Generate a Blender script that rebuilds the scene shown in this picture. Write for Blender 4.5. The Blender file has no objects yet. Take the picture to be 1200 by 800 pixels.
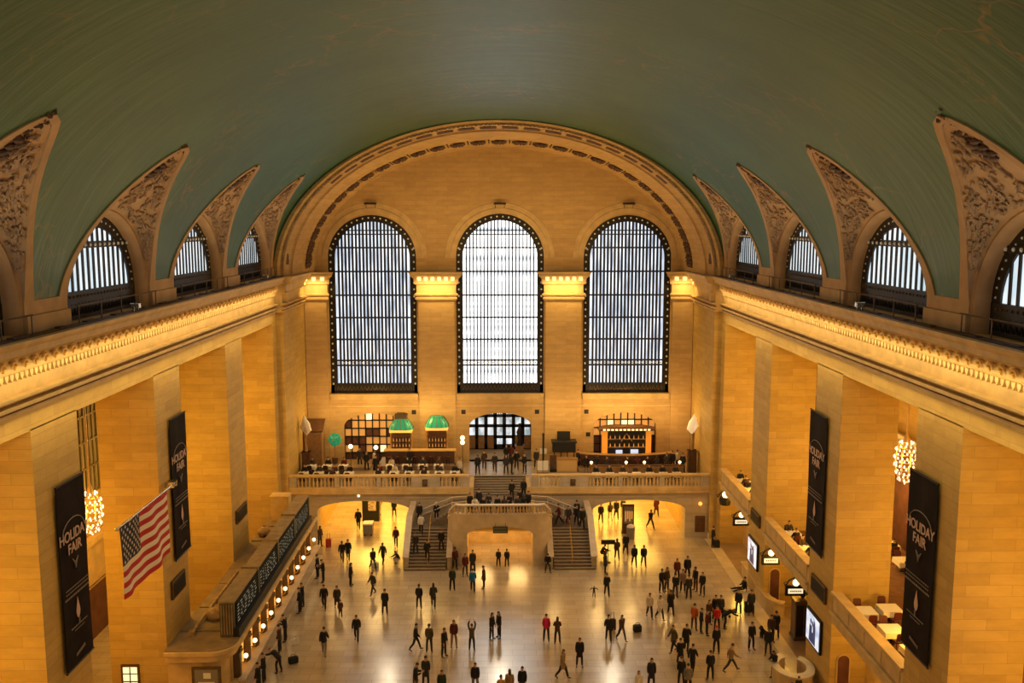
import bpy, bmesh, math, random
from math import sin, cos, pi, radians, sqrt, acos, atan2, asin
from mathutils import Vector, Matrix

random.seed(7)
SC = bpy.context.scene
COL = SC.collection

# ----------------------------------------------------------------- materials
def _mat(name):
    m = bpy.data.materials.new(name)
    m.use_nodes = True
    nt = m.node_tree
    b = nt.nodes['Principled BSDF']
    return m, nt, b

def plain(name, col, rough=0.6, metal=0.0, emit=None, es=0.0, var=0.0, vscale=3.0, bump=0.0, spec=0.5):
    m, nt, b = _mat(name)
    b.inputs['Base Color'].default_value = (*col, 1)
    b.inputs['Roughness'].default_value = rough
    b.inputs['Metallic'].default_value = metal
    b.inputs['Specular IOR Level'].default_value = spec
    if var > 0 or bump > 0:
        tc = nt.nodes.new('ShaderNodeNewGeometry')
        n = nt.nodes.new('ShaderNodeTexNoise')
        n.inputs['Scale'].default_value = vscale
        n.inputs['Detail'].default_value = 5
        nt.links.new(tc.outputs['Position'], n.inputs['Vector'])
        r = nt.nodes.new('ShaderNodeValToRGB')
        r.color_ramp.elements[0].position = .3
        r.color_ramp.elements[1].position = .7
        r.color_ramp.elements[0].color = (*[max(0, c * (1 - var)) for c in col], 1)
        r.color_ramp.elements[1].color = (*[min(1, c * (1 + var)) for c in col], 1)
        nt.links.new(n.outputs['Fac'], r.inputs['Fac'])
        nt.links.new(r.outputs['Color'], b.inputs['Base Color'])
        if bump > 0:
            bp = nt.nodes.new('ShaderNodeBump')
            bp.inputs['Strength'].default_value = bump
            nt.links.new(n.outputs['Fac'], bp.inputs['Height'])
            nt.links.new(bp.outputs['Normal'], b.inputs['Normal'])
    if emit:
        b.inputs['Emission Color'].default_value = (*emit, 1)
        b.inputs['Emission Strength'].default_value = es
    return m

def stone(name, c1, c2, mortar, bw=1.7, rh=0.62, rough=0.62, bump=0.25):
    """limestone ashlar in courses, works on walls square to X or Y"""
    m, nt, b = _mat(name)
    L = nt.links.new
    g = nt.nodes.new('ShaderNodeNewGeometry')
    s = nt.nodes.new('ShaderNodeSeparateXYZ'); L(g.outputs['Position'], s.inputs[0])
    a = nt.nodes.new('ShaderNodeMath'); a.operation = 'ADD'
    L(s.outputs['X'], a.inputs[0]); L(s.outputs['Y'], a.inputs[1])
    c = nt.nodes.new('ShaderNodeCombineXYZ')
    L(a.outputs[0], c.inputs['X']); L(s.outputs['Z'], c.inputs['Y'])
    br = nt.nodes.new('ShaderNodeTexBrick')
    br.inputs['Scale'].default_value = 1.0
    br.inputs['Brick Width'].default_value = bw
    br.inputs['Row Height'].default_value = rh
    br.inputs['Mortar Size'].default_value = 0.012
    br.inputs['Mortar Smooth'].default_value = 0.3
    br.inputs['Bias'].default_value = 0.0
    br.inputs['Color1'].default_value = (*c1, 1)
    br.inputs['Color2'].default_value = (*c2, 1)
    br.inputs['Mortar'].default_value = (*mortar, 1)
    L(c.outputs[0], br.inputs['Vector'])
    n = nt.nodes.new('ShaderNodeTexNoise'); n.inputs['Scale'].default_value = .9
    n.inputs['Detail'].default_value = 8; n.inputs['Roughness'].default_value = .65
    sc = nt.nodes.new('ShaderNodeVectorMath'); sc.operation = 'MULTIPLY'
    sc.inputs[1].default_value = (1, 1, 3.0)
    L(g.outputs['Position'], sc.inputs[0]); L(sc.outputs[0], n.inputs['Vector'])
    mr = nt.nodes.new('ShaderNodeMapRange'); mr.inputs['To Min'].default_value = .72; mr.inputs['To Max'].default_value = 1.22
    L(n.outputs['Fac'], mr.inputs['Value'])
    mx = nt.nodes.new('ShaderNodeVectorMath'); mx.operation = 'SCALE'
    L(br.outputs['Color'], mx.inputs[0]); L(mr.outputs[0], mx.inputs['Scale'])
    L(mx.outputs[0], b.inputs['Base Color'])
    b.inputs['Roughness'].default_value = rough
    b.inputs['Specular IOR Level'].default_value = .35
    bp = nt.nodes.new('ShaderNodeBump'); bp.inputs['Strength'].default_value = bump; bp.inputs['Distance'].default_value = .03
    L(br.outputs['Fac'], bp.inputs['Height']); bp.invert = True
    L(bp.outputs['Normal'], b.inputs['Normal'])
    return m

def floor_mat():
    m, nt, b = _mat('pink marble floor')
    L = nt.links.new
    g = nt.nodes.new('ShaderNodeNewGeometry')
    br = nt.nodes.new('ShaderNodeTexBrick'); br.offset = 0.5
    br.inputs['Scale'].default_value = 1.0
    br.inputs['Brick Width'].default_value = 1.5; br.inputs['Row Height'].default_value = .75
    br.inputs['Mortar Size'].default_value = .012
    br.inputs['Color1'].default_value = (.54, .44, .32, 1); br.inputs['Color2'].default_value = (.45, .36, .26, 1)
    br.inputs['Mortar'].default_value = (.27, .20, .14, 1)
    L(g.outputs['Position'], br.inputs['Vector'])
    n = nt.nodes.new('ShaderNodeTexNoise'); n.inputs['Scale'].default_value = .35; n.inputs['Detail'].default_value = 7
    sc = nt.nodes.new('ShaderNodeVectorMath'); sc.operation = 'MULTIPLY'; sc.inputs[1].default_value = (1, 2.2, 1)
    L(g.outputs['Position'], sc.inputs[0]); L(sc.outputs[0], n.inputs['Vector'])
    mr = nt.nodes.new('ShaderNodeMapRange'); mr.inputs['To Min'].default_value = .7; mr.inputs['To Max'].default_value = 1.25
    L(n.outputs['Fac'], mr.inputs['Value'])
    mx = nt.nodes.new('ShaderNodeVectorMath'); mx.operation = 'SCALE'
    L(br.outputs['Color'], mx.inputs[0]); L(mr.outputs[0], mx.inputs['Scale'])
    L(mx.outputs[0], b.inputs['Base Color'])
    r2 = nt.nodes.new('ShaderNodeMapRange'); r2.inputs['To Min'].default_value = .17; r2.inputs['To Max'].default_value = .27
    L(n.outputs['Fac'], r2.inputs['Value']); L(r2.outputs[0], b.inputs['Roughness'])
    b.inputs['Specular IOR Level'].default_value = .5
    b.inputs['IOR'].default_value = 2.3
    return m

def vault_mat():
    """blue-green painted plaster, faint gold lines, slightly glossy with brushed streaks"""
    m, nt, b = _mat('painted green vault')
    L = nt.links.new
    g = nt.nodes.new('ShaderNodeNewGeometry')
    n = nt.nodes.new('ShaderNodeTexNoise'); n.inputs['Scale'].default_value = .16; n.inputs['Detail'].default_value = 8
    n.inputs['Roughness'].default_value = .6
    L(g.outputs['Position'], n.inputs['Vector'])
    r = nt.nodes.new('ShaderNodeValToRGB')
    r.color_ramp.elements[0].position = .3; r.color_ramp.elements[0].color = (.026, .100, .042, 1)
    r.color_ramp.elements[1].position = .72; r.color_ramp.elements[1].color = (.056, .160, .066, 1)
    L(n.outputs['Fac'], r.inputs['Fac'])
    # gold line work, patchy
    v = nt.nodes.new('ShaderNodeTexVoronoi'); v.feature = 'DISTANCE_TO_EDGE'; v.inputs['Scale'].default_value = .28
    wn = nt.nodes.new('ShaderNodeTexNoise'); wn.inputs['Scale'].default_value = .5; wn.inputs['Detail'].default_value = 3
    L(g.outputs['Position'], wn.inputs['Vector'])
    wa = nt.nodes.new('ShaderNodeVectorMath'); wa.operation = 'MULTIPLY_ADD'; wa.inputs[1].default_value = (4, 4, 4)
    L(wn.outputs['Color'], wa.inputs[0]); L(g.outputs['Position'], wa.inputs[2]); L(wa.outputs[0], v.inputs['Vector'])
    lt = nt.nodes.new('ShaderNodeMapRange'); lt.inputs['From Min'].default_value = .0; lt.inputs['From Max'].default_value = .035
    lt.inputs['To Min'].default_value = 1; lt.inputs['To Max'].default_value = 0
    L(v.outputs['Distance'], lt.inputs['Value'])
    n2 = nt.nodes.new('ShaderNodeTexNoise'); n2.inputs['Scale'].default_value = .11; n2.inputs['Detail'].default_value = 4
    L(g.outputs['Position'], n2.inputs['Vector'])
    mk = nt.nodes.new('ShaderNodeMapRange'); mk.inputs['From Min'].default_value = .5; mk.inputs['From Max'].default_value = .66
    L(n2.outputs['Fac'], mk.inputs['Value'])
    mu = nt.nodes.new('ShaderNodeMath'); mu.operation = 'MULTIPLY'; L(lt.outputs[0], mu.inputs[0]); L(mk.outputs[0], mu.inputs[1])
    m2 = nt.nodes.new('ShaderNodeMath'); m2.operation = 'MULTIPLY'; m2.inputs[1].default_value = .45; L(mu.outputs[0], m2.inputs[0])
    mix = nt.nodes.new('ShaderNodeMix'); mix.data_type = 'RGBA'
    L(m2.outputs[0], mix.inputs[0]); L(r.outputs['Color'], mix.inputs[6]); mix.inputs[7].default_value = (.42, .22, .07, 1)
    L(mix.outputs[2], b.inputs['Base Color'])
    b.inputs['Roughness'].default_value = .46
    b.inputs['Specular IOR Level'].default_value = .42
    # plaster undulation: long along the arc, short along the hall
    st = nt.nodes.new('ShaderNodeTexNoise'); st.inputs['Scale'].default_value = 1.0; st.inputs['Detail'].default_value = 4
    ss = nt.nodes.new('ShaderNodeVectorMath'); ss.operation = 'MULTIPLY'; ss.inputs[1].default_value = (.22, 1.6, .22)
    L(g.outputs['Position'], ss.inputs[0]); L(ss.outputs[0], st.inputs['Vector'])
    bp = nt.nodes.new('ShaderNodeBump'); bp.inputs['Strength'].default_value = .9; bp.inputs['Distance'].default_value = .07
    L(st.outputs['Fac'], bp.inputs['Height']); L(bp.outputs['Normal'], b.inputs['Normal'])
    return m

def pane_mat(name, c1, c2, s, sx=(0.0, 0.0, 1.1)):
    """back-lit diffusing window glass seen against daylight"""
    m, nt, b = _mat(name)
    L = nt.links.new
    g = nt.nodes.new('ShaderNodeNewGeometry')
    sc = nt.nodes.new('ShaderNodeVectorMath'); sc.operation = 'MULTIPLY'; sc.inputs[1].default_value = sx
    L(g.outputs['Position'], sc.inputs[0])
    n = nt.nodes.new('ShaderNodeTexNoise'); n.inputs['Scale'].default_value = 1; n.inputs['Detail'].default_value = 4
    L(sc.outputs[0], n.inputs['Vector'])
    r = nt.nodes.new('ShaderNodeValToRGB')
    r.color_ramp.elements[0].position = .36; r.color_ramp.elements[0].color = (*c1, 1)
    r.color_ramp.elements[1].position = .6; r.color_ramp.elements[1].color = (*c2, 1)
    L(n.outputs['Fac'], r.inputs['Fac'])
    L(r.outputs['Color'], b.inputs['Emission Color'])
    b.inputs['Emission Strength'].default_value = s
    b.inputs['Base Color'].default_value = (.3, .33, .36, 1)
    b.inputs['Roughness'].default_value = .2
    return m

M = {}
M['stone'] = stone('limestone ashlar', (.62, .41, .125), (.53, .34, .095), (.44, .28, .10), 1.9, .48)
M['stone_plain'] = plain('limestone moulding', (.62, .43, .19), .55, var=.16, vscale=1.4)
M['stone_end'] = stone('end wall limestone', (.62, .41, .17), (.55, .355, .145), (.45, .29, .12), 1.9, .42)
M['stone_grey'] = stone('grey limestone', (.52, .43, .32), (.46, .38, .28), (.30, .24, .17), 1.4, .7)
M['attic'] = plain('attic plaster', (.50, .32, .165), .7, var=.14, vscale=1.1)
M['carving'] = plain('carved plaster', (.39, .25, .135), .75, var=.35, vscale=2.5)
M['carving_dark'] = plain('dark carved bronze plaster', (.10, .05, .03), .6, var=.4, vscale=3)
M['vault'] = vault_mat()
M['floor'] = floor_mat()
M['border'] = plain('pale marble floor border', (.66, .52, .34), .3, var=.12, vscale=1.2)
M['recess_floor'] = plain('brown marble floor', (.34, .23, .13), .35, var=.2, vscale=1)
M['bronze'] = plain('dark bronze window metal', (.028, .024, .022), .45, .6)
M['bronze_mid'] = plain('brown bronze', (.13, .085, .045), .45, .5, var=.2, vscale=4)
M['pane_end'] = pane_mat('daylit end window glass', (.18, .22, .25), (1.0, 1.0, .97), 4.6)
M['pane_side_end'] = pane_mat('daylit outer end window glass', (.30, .37, .48), (.86, .94, 1.0), 1.3, (2.6, 0, .35))
M['pane_attic'] = pane_mat('daylit attic window glass', (.52, .66, .74), (.95, 1.0, 1.0), 1.1, (0, .5, .3))
M['pane_far'] = pane_mat('near end window daylight', (.85, .92, 1.0), (.95, .98, 1.0), .7)
M['pane_door'] = pane_mat('daylit door glass', (.25, .33, .36), (.92, .97, 1.0), .95, (1.3, 0, 1.0))
M['pale_dot'] = plain('white window dot', (.75, .78, .78), .5)
M['gold'] = plain('lamp gold scroll', (.80, .52, .15), .4, .35)  # gold tone puts the lamplight on the carved scrolls into their colour
M['capblock'] = plain('glowing bulb', (1, .8, .45), .4, emit=(1, .70, .28), es=1.5)
M['globe'] = plain('glowing opal globe', (1, .9, .7), .3, emit=(1, .72, .34), es=3.2)
M['banner'] = plain('dark brown banner cloth', (.014, .008, .009), .8, var=.3, vscale=2, spec=.15)
M['banner_ink'] = plain('pink white banner print', (.62, .42, .36), .7)
M['banner_dim'] = plain('dim banner print', (.24, .20, .18), .7)
M['flag_red'] = plain('flag red', (.50, .012, .016), .75)
M['flag_white'] = plain('flag white', (.85, .74, .64), .75)
M['flag_blue'] = plain('flag blue', (.012, .015, .045), .75)
M['chrome'] = plain('polished metal', (.6, .55, .45), .25, .9)
M['brass'] = plain('brass', (.72, .45, .14), .3, .8)
M['crystal'] = plain('lit crystal', (.22, .18, .16), .2, emit=(1, .74, .52), es=1.9)
M['black'] = plain('black paint', (.012, .012, .012), .5)
M['board'] = plain('departure board black', (.016, .018, .016), .8, spec=.15)
M['board_green'] = plain('grey green enamel', (.085, .085, .06), .5, var=.2, vscale=2)
M['board_top'] = plain('dusty board top', (.27, .19, .11), .8, var=.2, vscale=2)
M['board_text'] = plain('departure board characters', (.22, .23, .18), .8, emit=(.75, .8, .6), es=.25)
M['roof'] = plain('dusty flat roof', (.25, .17, .095), .85, var=.22, vscale=1.2)
M['wood'] = plain('dark wood', (.10, .045, .022), .4, var=.3, vscale=5)
M['wood_mid'] = plain('oak', (.33, .18, .07), .45, var=.2, vscale=4)
M['linen'] = plain('white table linen', (.80, .74, .66), .8)
M['chair'] = plain('dark chair wood', (.045, .02, .014), .45)
M['chair_red'] = plain('dark red chair leather', (.10, .018, .016), .45)
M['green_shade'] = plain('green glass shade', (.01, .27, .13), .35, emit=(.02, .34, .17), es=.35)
M['leaf'] = plain('dark foliage', (.03, .09, .03), .6, var=.5, vscale=8)
M['tread'] = plain('worn brown stair stone', (.20, .15, .105), .6, var=.2, vscale=3)
M['nosing'] = plain('pale stair nosing', (.44, .36, .27), .5)
M['marble'] = plain('pale grey pink marble', (.62, .51, .39), .4, var=.12, vscale=1.6)
M['amber'] = plain('amber lit glass', (.8, .45, .12), .3, emit=(1, .47, .08), es=1.15)
M['amber_soft'] = plain('soft amber glass', (.7, .4, .15), .3, emit=(1, .46, .11), es=.28)
M['warm_white'] = plain('warm white light panel', (1, .85, .6), .4, emit=(1, .76, .40), es=1.25)
M['screen'] = pane_mat('lit poster screen', (.35, .48, .75), (.9, .92, .95), .95, (0, 1.4, 1.4))
M['screen_dark'] = plain('screen dark shape', (.03, .04, .09), .4, emit=(.05, .06, .14), es=.6)
M['sign_white'] = plain('lit sign lettering', (.9, .85, .7), .4, emit=(1, .86, .55), es=.9)
M['sign_green'] = plain('dark green sign', (.05, .075, .04), .5)
M['grille'] = plain('vent grille black', (.015, .013, .012), .6)
M['orange_glass'] = plain('orange lit column glass', (.6, .22, .03), .3, emit=(1, .33, .03), es=.55)
M['flame'] = plain('pale lamp flame', (.8, .62, .36), .4, emit=(1, .74, .4), es=.5)
M['orange_glow'] = plain('orange lit lamp', (1, .45, .12), .4, emit=(1, .34, .06), es=2.0)
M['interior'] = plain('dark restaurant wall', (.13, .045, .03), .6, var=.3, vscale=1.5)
M['yellow_panel'] = plain('pale oak counter panel', (.62, .40, .14), .5)
M['picture'] = plain('picture print', (.5, .4, .3), .5, var=.6, vscale=6)
M['carpet'] = plain('red brown carpet', (.20, .09, .05), .9, var=.25, vscale=2)
M['grey_plastic'] = plain('grey plastic', (.22, .20, .17), .5)
M['red_case'] = plain('red luggage', (.45, .03, .02), .5)
M['white_card'] = plain('white card', (.8, .76, .7), .6)
M['skin1'] = plain('light skin', (.55, .32, .21), .5)
M['skin2'] = plain('brown skin', (.25, .13, .075), .5)
M['hair_dark'] = plain('dark hair', (.018, .012, .010), .6)
M['hair_brown'] = plain('brown hair', (.07, .035, .018), .6)
M['hair_red'] = plain('reddish hair', (.24, .06, .025), .6)
M['shoe'] = plain('dark shoe leather', (.015, .012, .012), .4)
CLOTH = dict(k=(.012, .011, .013), n=(.014, .016, .034), d=(.035, .032, .032), g=(.19, .17, .15), b=(.07, .036, .022),
             r=(.10, .014, .016), m=(.55, .015, .12), t=(.30, .19, .10), c=(.62, .52, .40), u=(.0, .13, .42), o=(.45, .09, .02),
             w=(.72, .68, .62), l=(.075, .06, .03), e=(.014, .035, .022), y=(.42, .25, .04), q=(.55, .02, .02))
for k, c in CLOTH.items():
    M['cloth_' + k] = plain('cloth ' + k, c, .85, var=.2, vscale=9)

# ----------------------------------------------------------------- mesh builder
class MB:
    def __init__(s): s.v = []; s.f = []; s.mi = []
    def quad(s, a, b, c, d, mi=0):
        n = len(s.v); s.v += [tuple(a), tuple(b), tuple(c), tuple(d)]; s.f.append((n, n+1, n+2, n+3)); s.mi.append(mi)
    def box(s, x0, x1, y0, y1, z0, z1, mi=0):
        n = len(s.v)
        s.v += [(x0,y0,z0),(x1,y0,z0),(x1,y1,z0),(x0,y1,z0),(x0,y0,z1),(x1,y0,z1),(x1,y1,z1),(x0,y1,z1)]
        for q in ((0,3,2,1),(4,5,6,7),(0,1,5,4),(1,2,6,5),(2,3,7,6),(3,0,4,7)):
            s.f.append(tuple(n+i for i in q)); s.mi.append(mi)
        return s
    def prism(s, pts, fn0, fn1, mi=0):
        """pts: 2-d polygon, fn0/fn1 map (a,b) to the two end caps"""
        n = len(s.v); k = len(pts)
        s.v += [tuple(fn0(*p)) for p in pts] + [tuple(fn1(*p)) for p in pts]
        s.f.append(tuple(range(n, n+k))[::-1]); s.mi.append(mi)
        s.f.append(tuple(range(n+k, n+2*k))); s.mi.append(mi)
        for i in range(k):
            j = (i+1) % k
            s.f.append((n+i, n+j, n+k+j, n+k+i)); s.mi.append(mi)
        return s
    def grid(s, P, mi=0, closed_u=False):
        n = len(s.v); nu = len(P); nv = len(P[0])
        for row in P: s.v += [tuple(p) for p in row]
        for i in range(nu if closed_u else nu-1):
            i2 = (i+1) % nu
            for j in range(nv-1):
                s.f.append((n+i*nv+j, n+i2*nv+j, n+i2*nv+j+1, n+i*nv+j+1)); s.mi.append(mi)
        return s
    def lathe(s, prof, c=(0,0,0), n=12, mi=0, cap=True):
        cx, cy, cz = c
        rows = [[(cx+r*cos(2*pi*i/n), cy+r*sin(2*pi*i/n), cz+z) for r, z in prof] for i in range(n)]
        b = len(s.v); k = len(prof)
        s.grid(rows, mi, closed_u=True)
        if cap:
            s.f.append(tuple(b+i*k for i in range(n))[::-1]); s.mi.append(mi)
            s.f.append(tuple(b+i*k+k-1 for i in range(n))); s.mi.append(mi)
        return s
    def sphere(s, c, r, nu=10, nv=7, sc=(1,1,1), mi=0):
        prof = [(max(1e-4, r*sin(pi*j/nv)), -r*cos(pi*j/nv)) for j in range(nv+1)]
        b = len(s.v)
        s.lathe(prof, (0,0,0), nu, mi, cap=False)
        for i in range(b, len(s.v)):
            x,y,z = s.v[i]; s.v[i] = (c[0]+x*sc[0], c[1]+y*sc[1], c[2]+z*sc[2])
        return s
    def tube(s, path, r, n=6, mi=0, closed=False):
        P = [Vector(p) for p in path]; k = len(P)
        R = r if isinstance(r, (list, tuple)) else [r]*k
        rings = []; up = None
        for i in range(k):
            if closed: t = P[(i+1) % k] - P[i-1]
            else: t = P[min(i+1, k-1)] - P[max(i-1, 0)]
            if t.length < 1e-9: t = Vector((0,0,1))
            t.normalize()
            if up is None:
                up = Vector((0,0,1)) if abs(t.z) < .9 else Vector((1,0,0))
            a = t.cross(up)
            if a.length < 1e-6: a = t.cross(Vector((0,1,0)))
            a.normalize(); b2 = a.cross(t).normalized(); up = b2
            rings.append([P[i] + (a*cos(2*pi*j/n) + b2*sin(2*pi*j/n))*R[i] for j in range(n+1)])
        b = len(s.v)
        s.grid(rings, mi, closed_u=closed)
        if not closed:
            s.f.append(tuple(b+j for j in range(n))); s.mi.append(mi)
            s.f.append(tuple(b+(k-1)*(n+1)+j for j in range(n))[::-1]); s.mi.append(mi)
        return s
    def build(s, name, mats, parent=None, smooth=False, bevel=0, loc=None, merge=False):
        me = bpy.data.meshes.new(name)
        me.from_pydata(s.v, [], s.f)
        if not isinstance(mats, (list, tuple)): mats = [mats]
        for m in mats: me.materials.append(M[m] if isinstance(m, str) else m)
        for p, i in zip(me.polygons, s.mi): p.material_index = i
        me.validate()
        bm = bmesh.new(); bm.from_mesh(me)
        if merge: bmesh.ops.remove_doubles(bm, verts=bm.verts, dist=1e-4)
        bmesh.ops.recalc_face_normals(bm, faces=bm.faces)
        bm.to_mesh(me); bm.free()
        if smooth:
            for p in me.polygons: p.use_smooth = True
            if hasattr(me, 'set_sharp_from_angle'): me.set_sharp_from_angle(angle=radians(38))
        o = bpy.data.objects.new(name, me)
        COL.objects.link(o)
        if parent: o.parent = parent
        if loc: o.location = loc
        if bevel:
            b = o.modifiers.new('bevel', 'BEVEL'); b.width = bevel; b.segments = 2; b.limit_method = 'ANGLE'
        return o

def tag(o, label=None, cat=None, group=None, kind=None):
    if label: o['label'] = label
    if cat: o['category'] = cat
    if group: o['group'] = group
    if kind: o['kind'] = kind
    return o
def struct(o, label=None):
    o['kind'] = 'structure'
    if label: o['label'] = label
    return o
def empty(name, loc=(0,0,0), rz=0):
    o = bpy.data.objects.new(name, None); COL.objects.link(o)
    o.location = loc; o.rotation_euler = (0,0,rz); o.empty_display_size = .2
    return o
def copy_tree(o, parent=None):
    c = o.copy(); COL.objects.link(c)
    if parent: c.parent = parent
    for ch in list(o.children): copy_tree(ch, c)
    return c
ORD = ['first','second','third','fourth','fifth','sixth','seventh','eighth','ninth','tenth','eleventh','twelfth','thirteenth','fourteenth','fifteenth','sixteenth']

# ----------------------------------------------------------------- hall dimensions (metres)
W = 18.3                 # half width at the pier faces
BAY = 12.824
BC = [18.07 + BAY*k for k in range(5)]     # centres of the tall openings
HO = 4.45                # half opening
ZOP = 18.5               # head of the openings
YE = 83.5                # end wall
YS = 75.0                # where the end section steps inward
XS = 17.7                # half width of the end section
ZC = 22.25               # ledge on top of the main cornice
Z0 = 22.5; VA = 18.4; VH = 12.25           # vault springing, half axis, rise
BZ = 4.55                # balcony floor
BY = 75.4                # balcony front
MZ = 5.5                 # restaurant floor inside the right openings
REV = 3.1                # pier depth

# ================================================================= SETTING
# floor
f = MB(); f.box(-30, 30, -2, 100, -.4, 0)
struct(f.build('floor', 'floor'))
f = MB()
f.box(17.35, 18.25, 30, 75, .0, .012); struct(f.build('trim_1', 'border'), 'pale marble border strip along the right side of the floor')
f = MB(); f.box(18.25, 20.4, 30, 75, .0, .010); struct(f.build('trim_2', 'recess_floor'))

# ---- side piers
def pier_pieces(sx):
    side = 'left' if sx < 0 else 'right'
    edges = [5.0] + sum([[c-HO, c+HO] for c in BC], []) + [YS+.2]
    for i in range(0, len(edges), 2):
        m = MB(); a, b = sorted((sx*W, sx*(W+REV)))
        m.box(a, b, edges[i], edges[i+1], 0, ZOP+.05)
        struct(m.build('wall_' + side, 'stone'))
    m = MB(); a, b = sorted((sx*W, sx*(W+REV)))
    m.box(a, b, 5.0, YS+.2, ZOP, ZC-.3)
    struct(m.build('wall_' + side, 'stone'))
    # end section, stepped inward, with its own near face
    m = MB(); a, b = sorted((sx*XS, sx*(W+REV)))
    m.box(a, b, YS, YE+1, 0, ZC-.3)
    struct(m.build('wall_' + side, 'stone'))
    # back wall of the side aisle
    m = MB(); a, b = sorted((sx*26.5, sx*27.1)); m.box(a, b, 5, 92, 0, 20)
    a, b = sorted((sx*(W+REV-.2), sx*27)); m.box(a, b, 5, 86, 19.6, 20)
    struct(m.build('wall_' + side + '_aisle', 'stone'))
pier_pieces(-1); pier_pieces(1)

# ---- main cornice: profile swept along the side walls (offset from the wall, z)
CPROF = [(0, 19.35), (.12, 19.35), (.12, 19.48), (-.02, 19.49), (-.02, 19.57), (.24, 19.60), (.24, 19.74), (-.02, 19.76), (-.02, 19.88), (.34, 19.97), (.34, 20.08), (.04, 20.12),
         (.06, 20.86), (.28, 21.0), (.34, 21.12), (.38, 21.12), (.38, 21.5), (.50, 21.62), (.78, 21.72), (.82, 21.95), (.95, 22.1), (1.0, 22.25), (-1.6, 22.25), (-1.6, 19.35)]
def cornice(sx, y0, y1, xw, name, mat='stone_plain'):
    m = MB()
    m.prism(CPROF, lambda a, z: (sx*(xw-a), y0, z), lambda a, z: (sx*(xw-a), y1, z))
    return m.build(name, mat)
n = 3
for sx in (-1, 1):
    struct(cornice(sx, 5, YS, W, 'trim_%d' % n), 'main cornice of the %s wall' % ('left' if sx < 0 else 'right')); n += 1
    struct(cornice(sx, YS-.35, YE+.2, XS, 'trim_%d' % n)); n += 1
    # lamp gold scroll row under the corona, gold colour standing in for lamplight
    m = MB(); y = 24.0
    X = sx*(W-.50)
    while y < YS-1.2:
        pts = []
        for k in range(9):
            t = k/8*1.55*pi
            r = .17*(1-.32*k/8)
            pts.append((X - sx*.02*k/8, y + .16 - r*cos(t), 21.32 + r*sin(t)*.95))
        m.tube(pts, [.10-.045*abs(k-4)/4 for k in range(9)], 6)
        m.sphere((X - sx*.06, y+.18, 21.33), .075, 6, 4)
        y += .78
    struct(m.build('trim_%d' % n, 'gold', smooth=True), 'row of carved scrolls coloured like lamplight under the %s cornice' % ('left' if sx < 0 else 'right')); n += 1
    # leaf dentils below
    m = MB(); y = 24.0
    while y < YS-.8:
        a, b = sorted((sx*(W-.06), sx*(W-.30)))
        m.prism([(-.13, 20.98), (.13, 20.98), (.10, 20.82), (0, 20.68), (-.10, 20.82)], lambda p, z: (a, y+p, z), lambda p, z: (b, y+p, z))
        y += .36
    struct(m.build('trim_%d' % n, 'stone_plain')); n += 1
    # corbel where the end section steps forward
    m = MB(); a, b = sorted((sx*XS, sx*(XS-.45)))
    m.prism([(-.28, 20.95), (.28, 20.95), (.24, 20.6), (.1, 20.2), (-.1, 20.2), (-.24, 20.6)], lambda p, z: (a, YS+.1+p, z), lambda p, z: (b, YS+.1+p, z))
    struct(m.build('trim_%d' % n, 'stone_plain')); n += 1
    # skirting of the end section
    m = MB(); a, b = sorted((sx*XS, sx*(XS-.12))); m.box(a, b, YS-.12, BY, 0, .5)
    struct(m.build('baseboard_%s' % ('left' if sx < 0 else 'right'), 'marble'))

# ---- attic: piers, lunettes, windows
AC = BC                                    # arch centres
AR, AZ, AH = 4.62, 23.5, 3.8               # half width, spring, rise of the lunette arch
def arch_pt(c, th): return c + AR*cos(th), AZ + AH*sin(th)
def groin(c, th):
    y, z = arch_pt(c, th); s = 0.0
    for _ in range(300):
        x = 18.36 - s; zz = z + .7*s*sin(th)
        if (x/VA)**2 + ((zz-Z0)/VH)**2 <= 1.0: break
        s += .0125
    return 18.36 - s, y, z + .7*s*sin(th)
NTH = 28
PH0 = asin(1.0/VH)
def vp(ph, y, off=0.0):
    x = VA*cos(ph); z = Z0 + VH*sin(ph)
    nx, nz = cos(ph)/VA, sin(ph)/VH; l = sqrt(nx*nx+nz*nz)
    return x - off*nx/l, y, z - off*nz/l
# the vault: columns along the hall, each from groin to groin
cols = []
ys = [4.6 + i*(BC[0]-AR-4.6)/4 for i in range(4)]
for y in ys: cols.append((y, PH0))
for ci, c in enumerate(AC):
    for i in range(NTH+1):
        th = pi - pi*i/NTH
        gx, gy, gz = groin(c, th)
        ph = max(PH0, atan2((gz-Z0)/VH, gx/VA))
        cols.append((gy, ph))
    end = AC[ci+1]-AR if ci < 4 else YS+.4
    for k in range(1, 4): cols.append((c+AR+(end-c-AR)*k/4, PH0))
cols.append((YS+.4, PH0))
NV = 64
m = MB()
m.grid([[vp(ph + (pi-2*ph)*j/NV, y) for j in range(NV+1)] for y, ph in cols])
struct(m.build('ceiling', 'vault', smooth=True), 'dark green painted barrel vault with faint gold lines')

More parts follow.
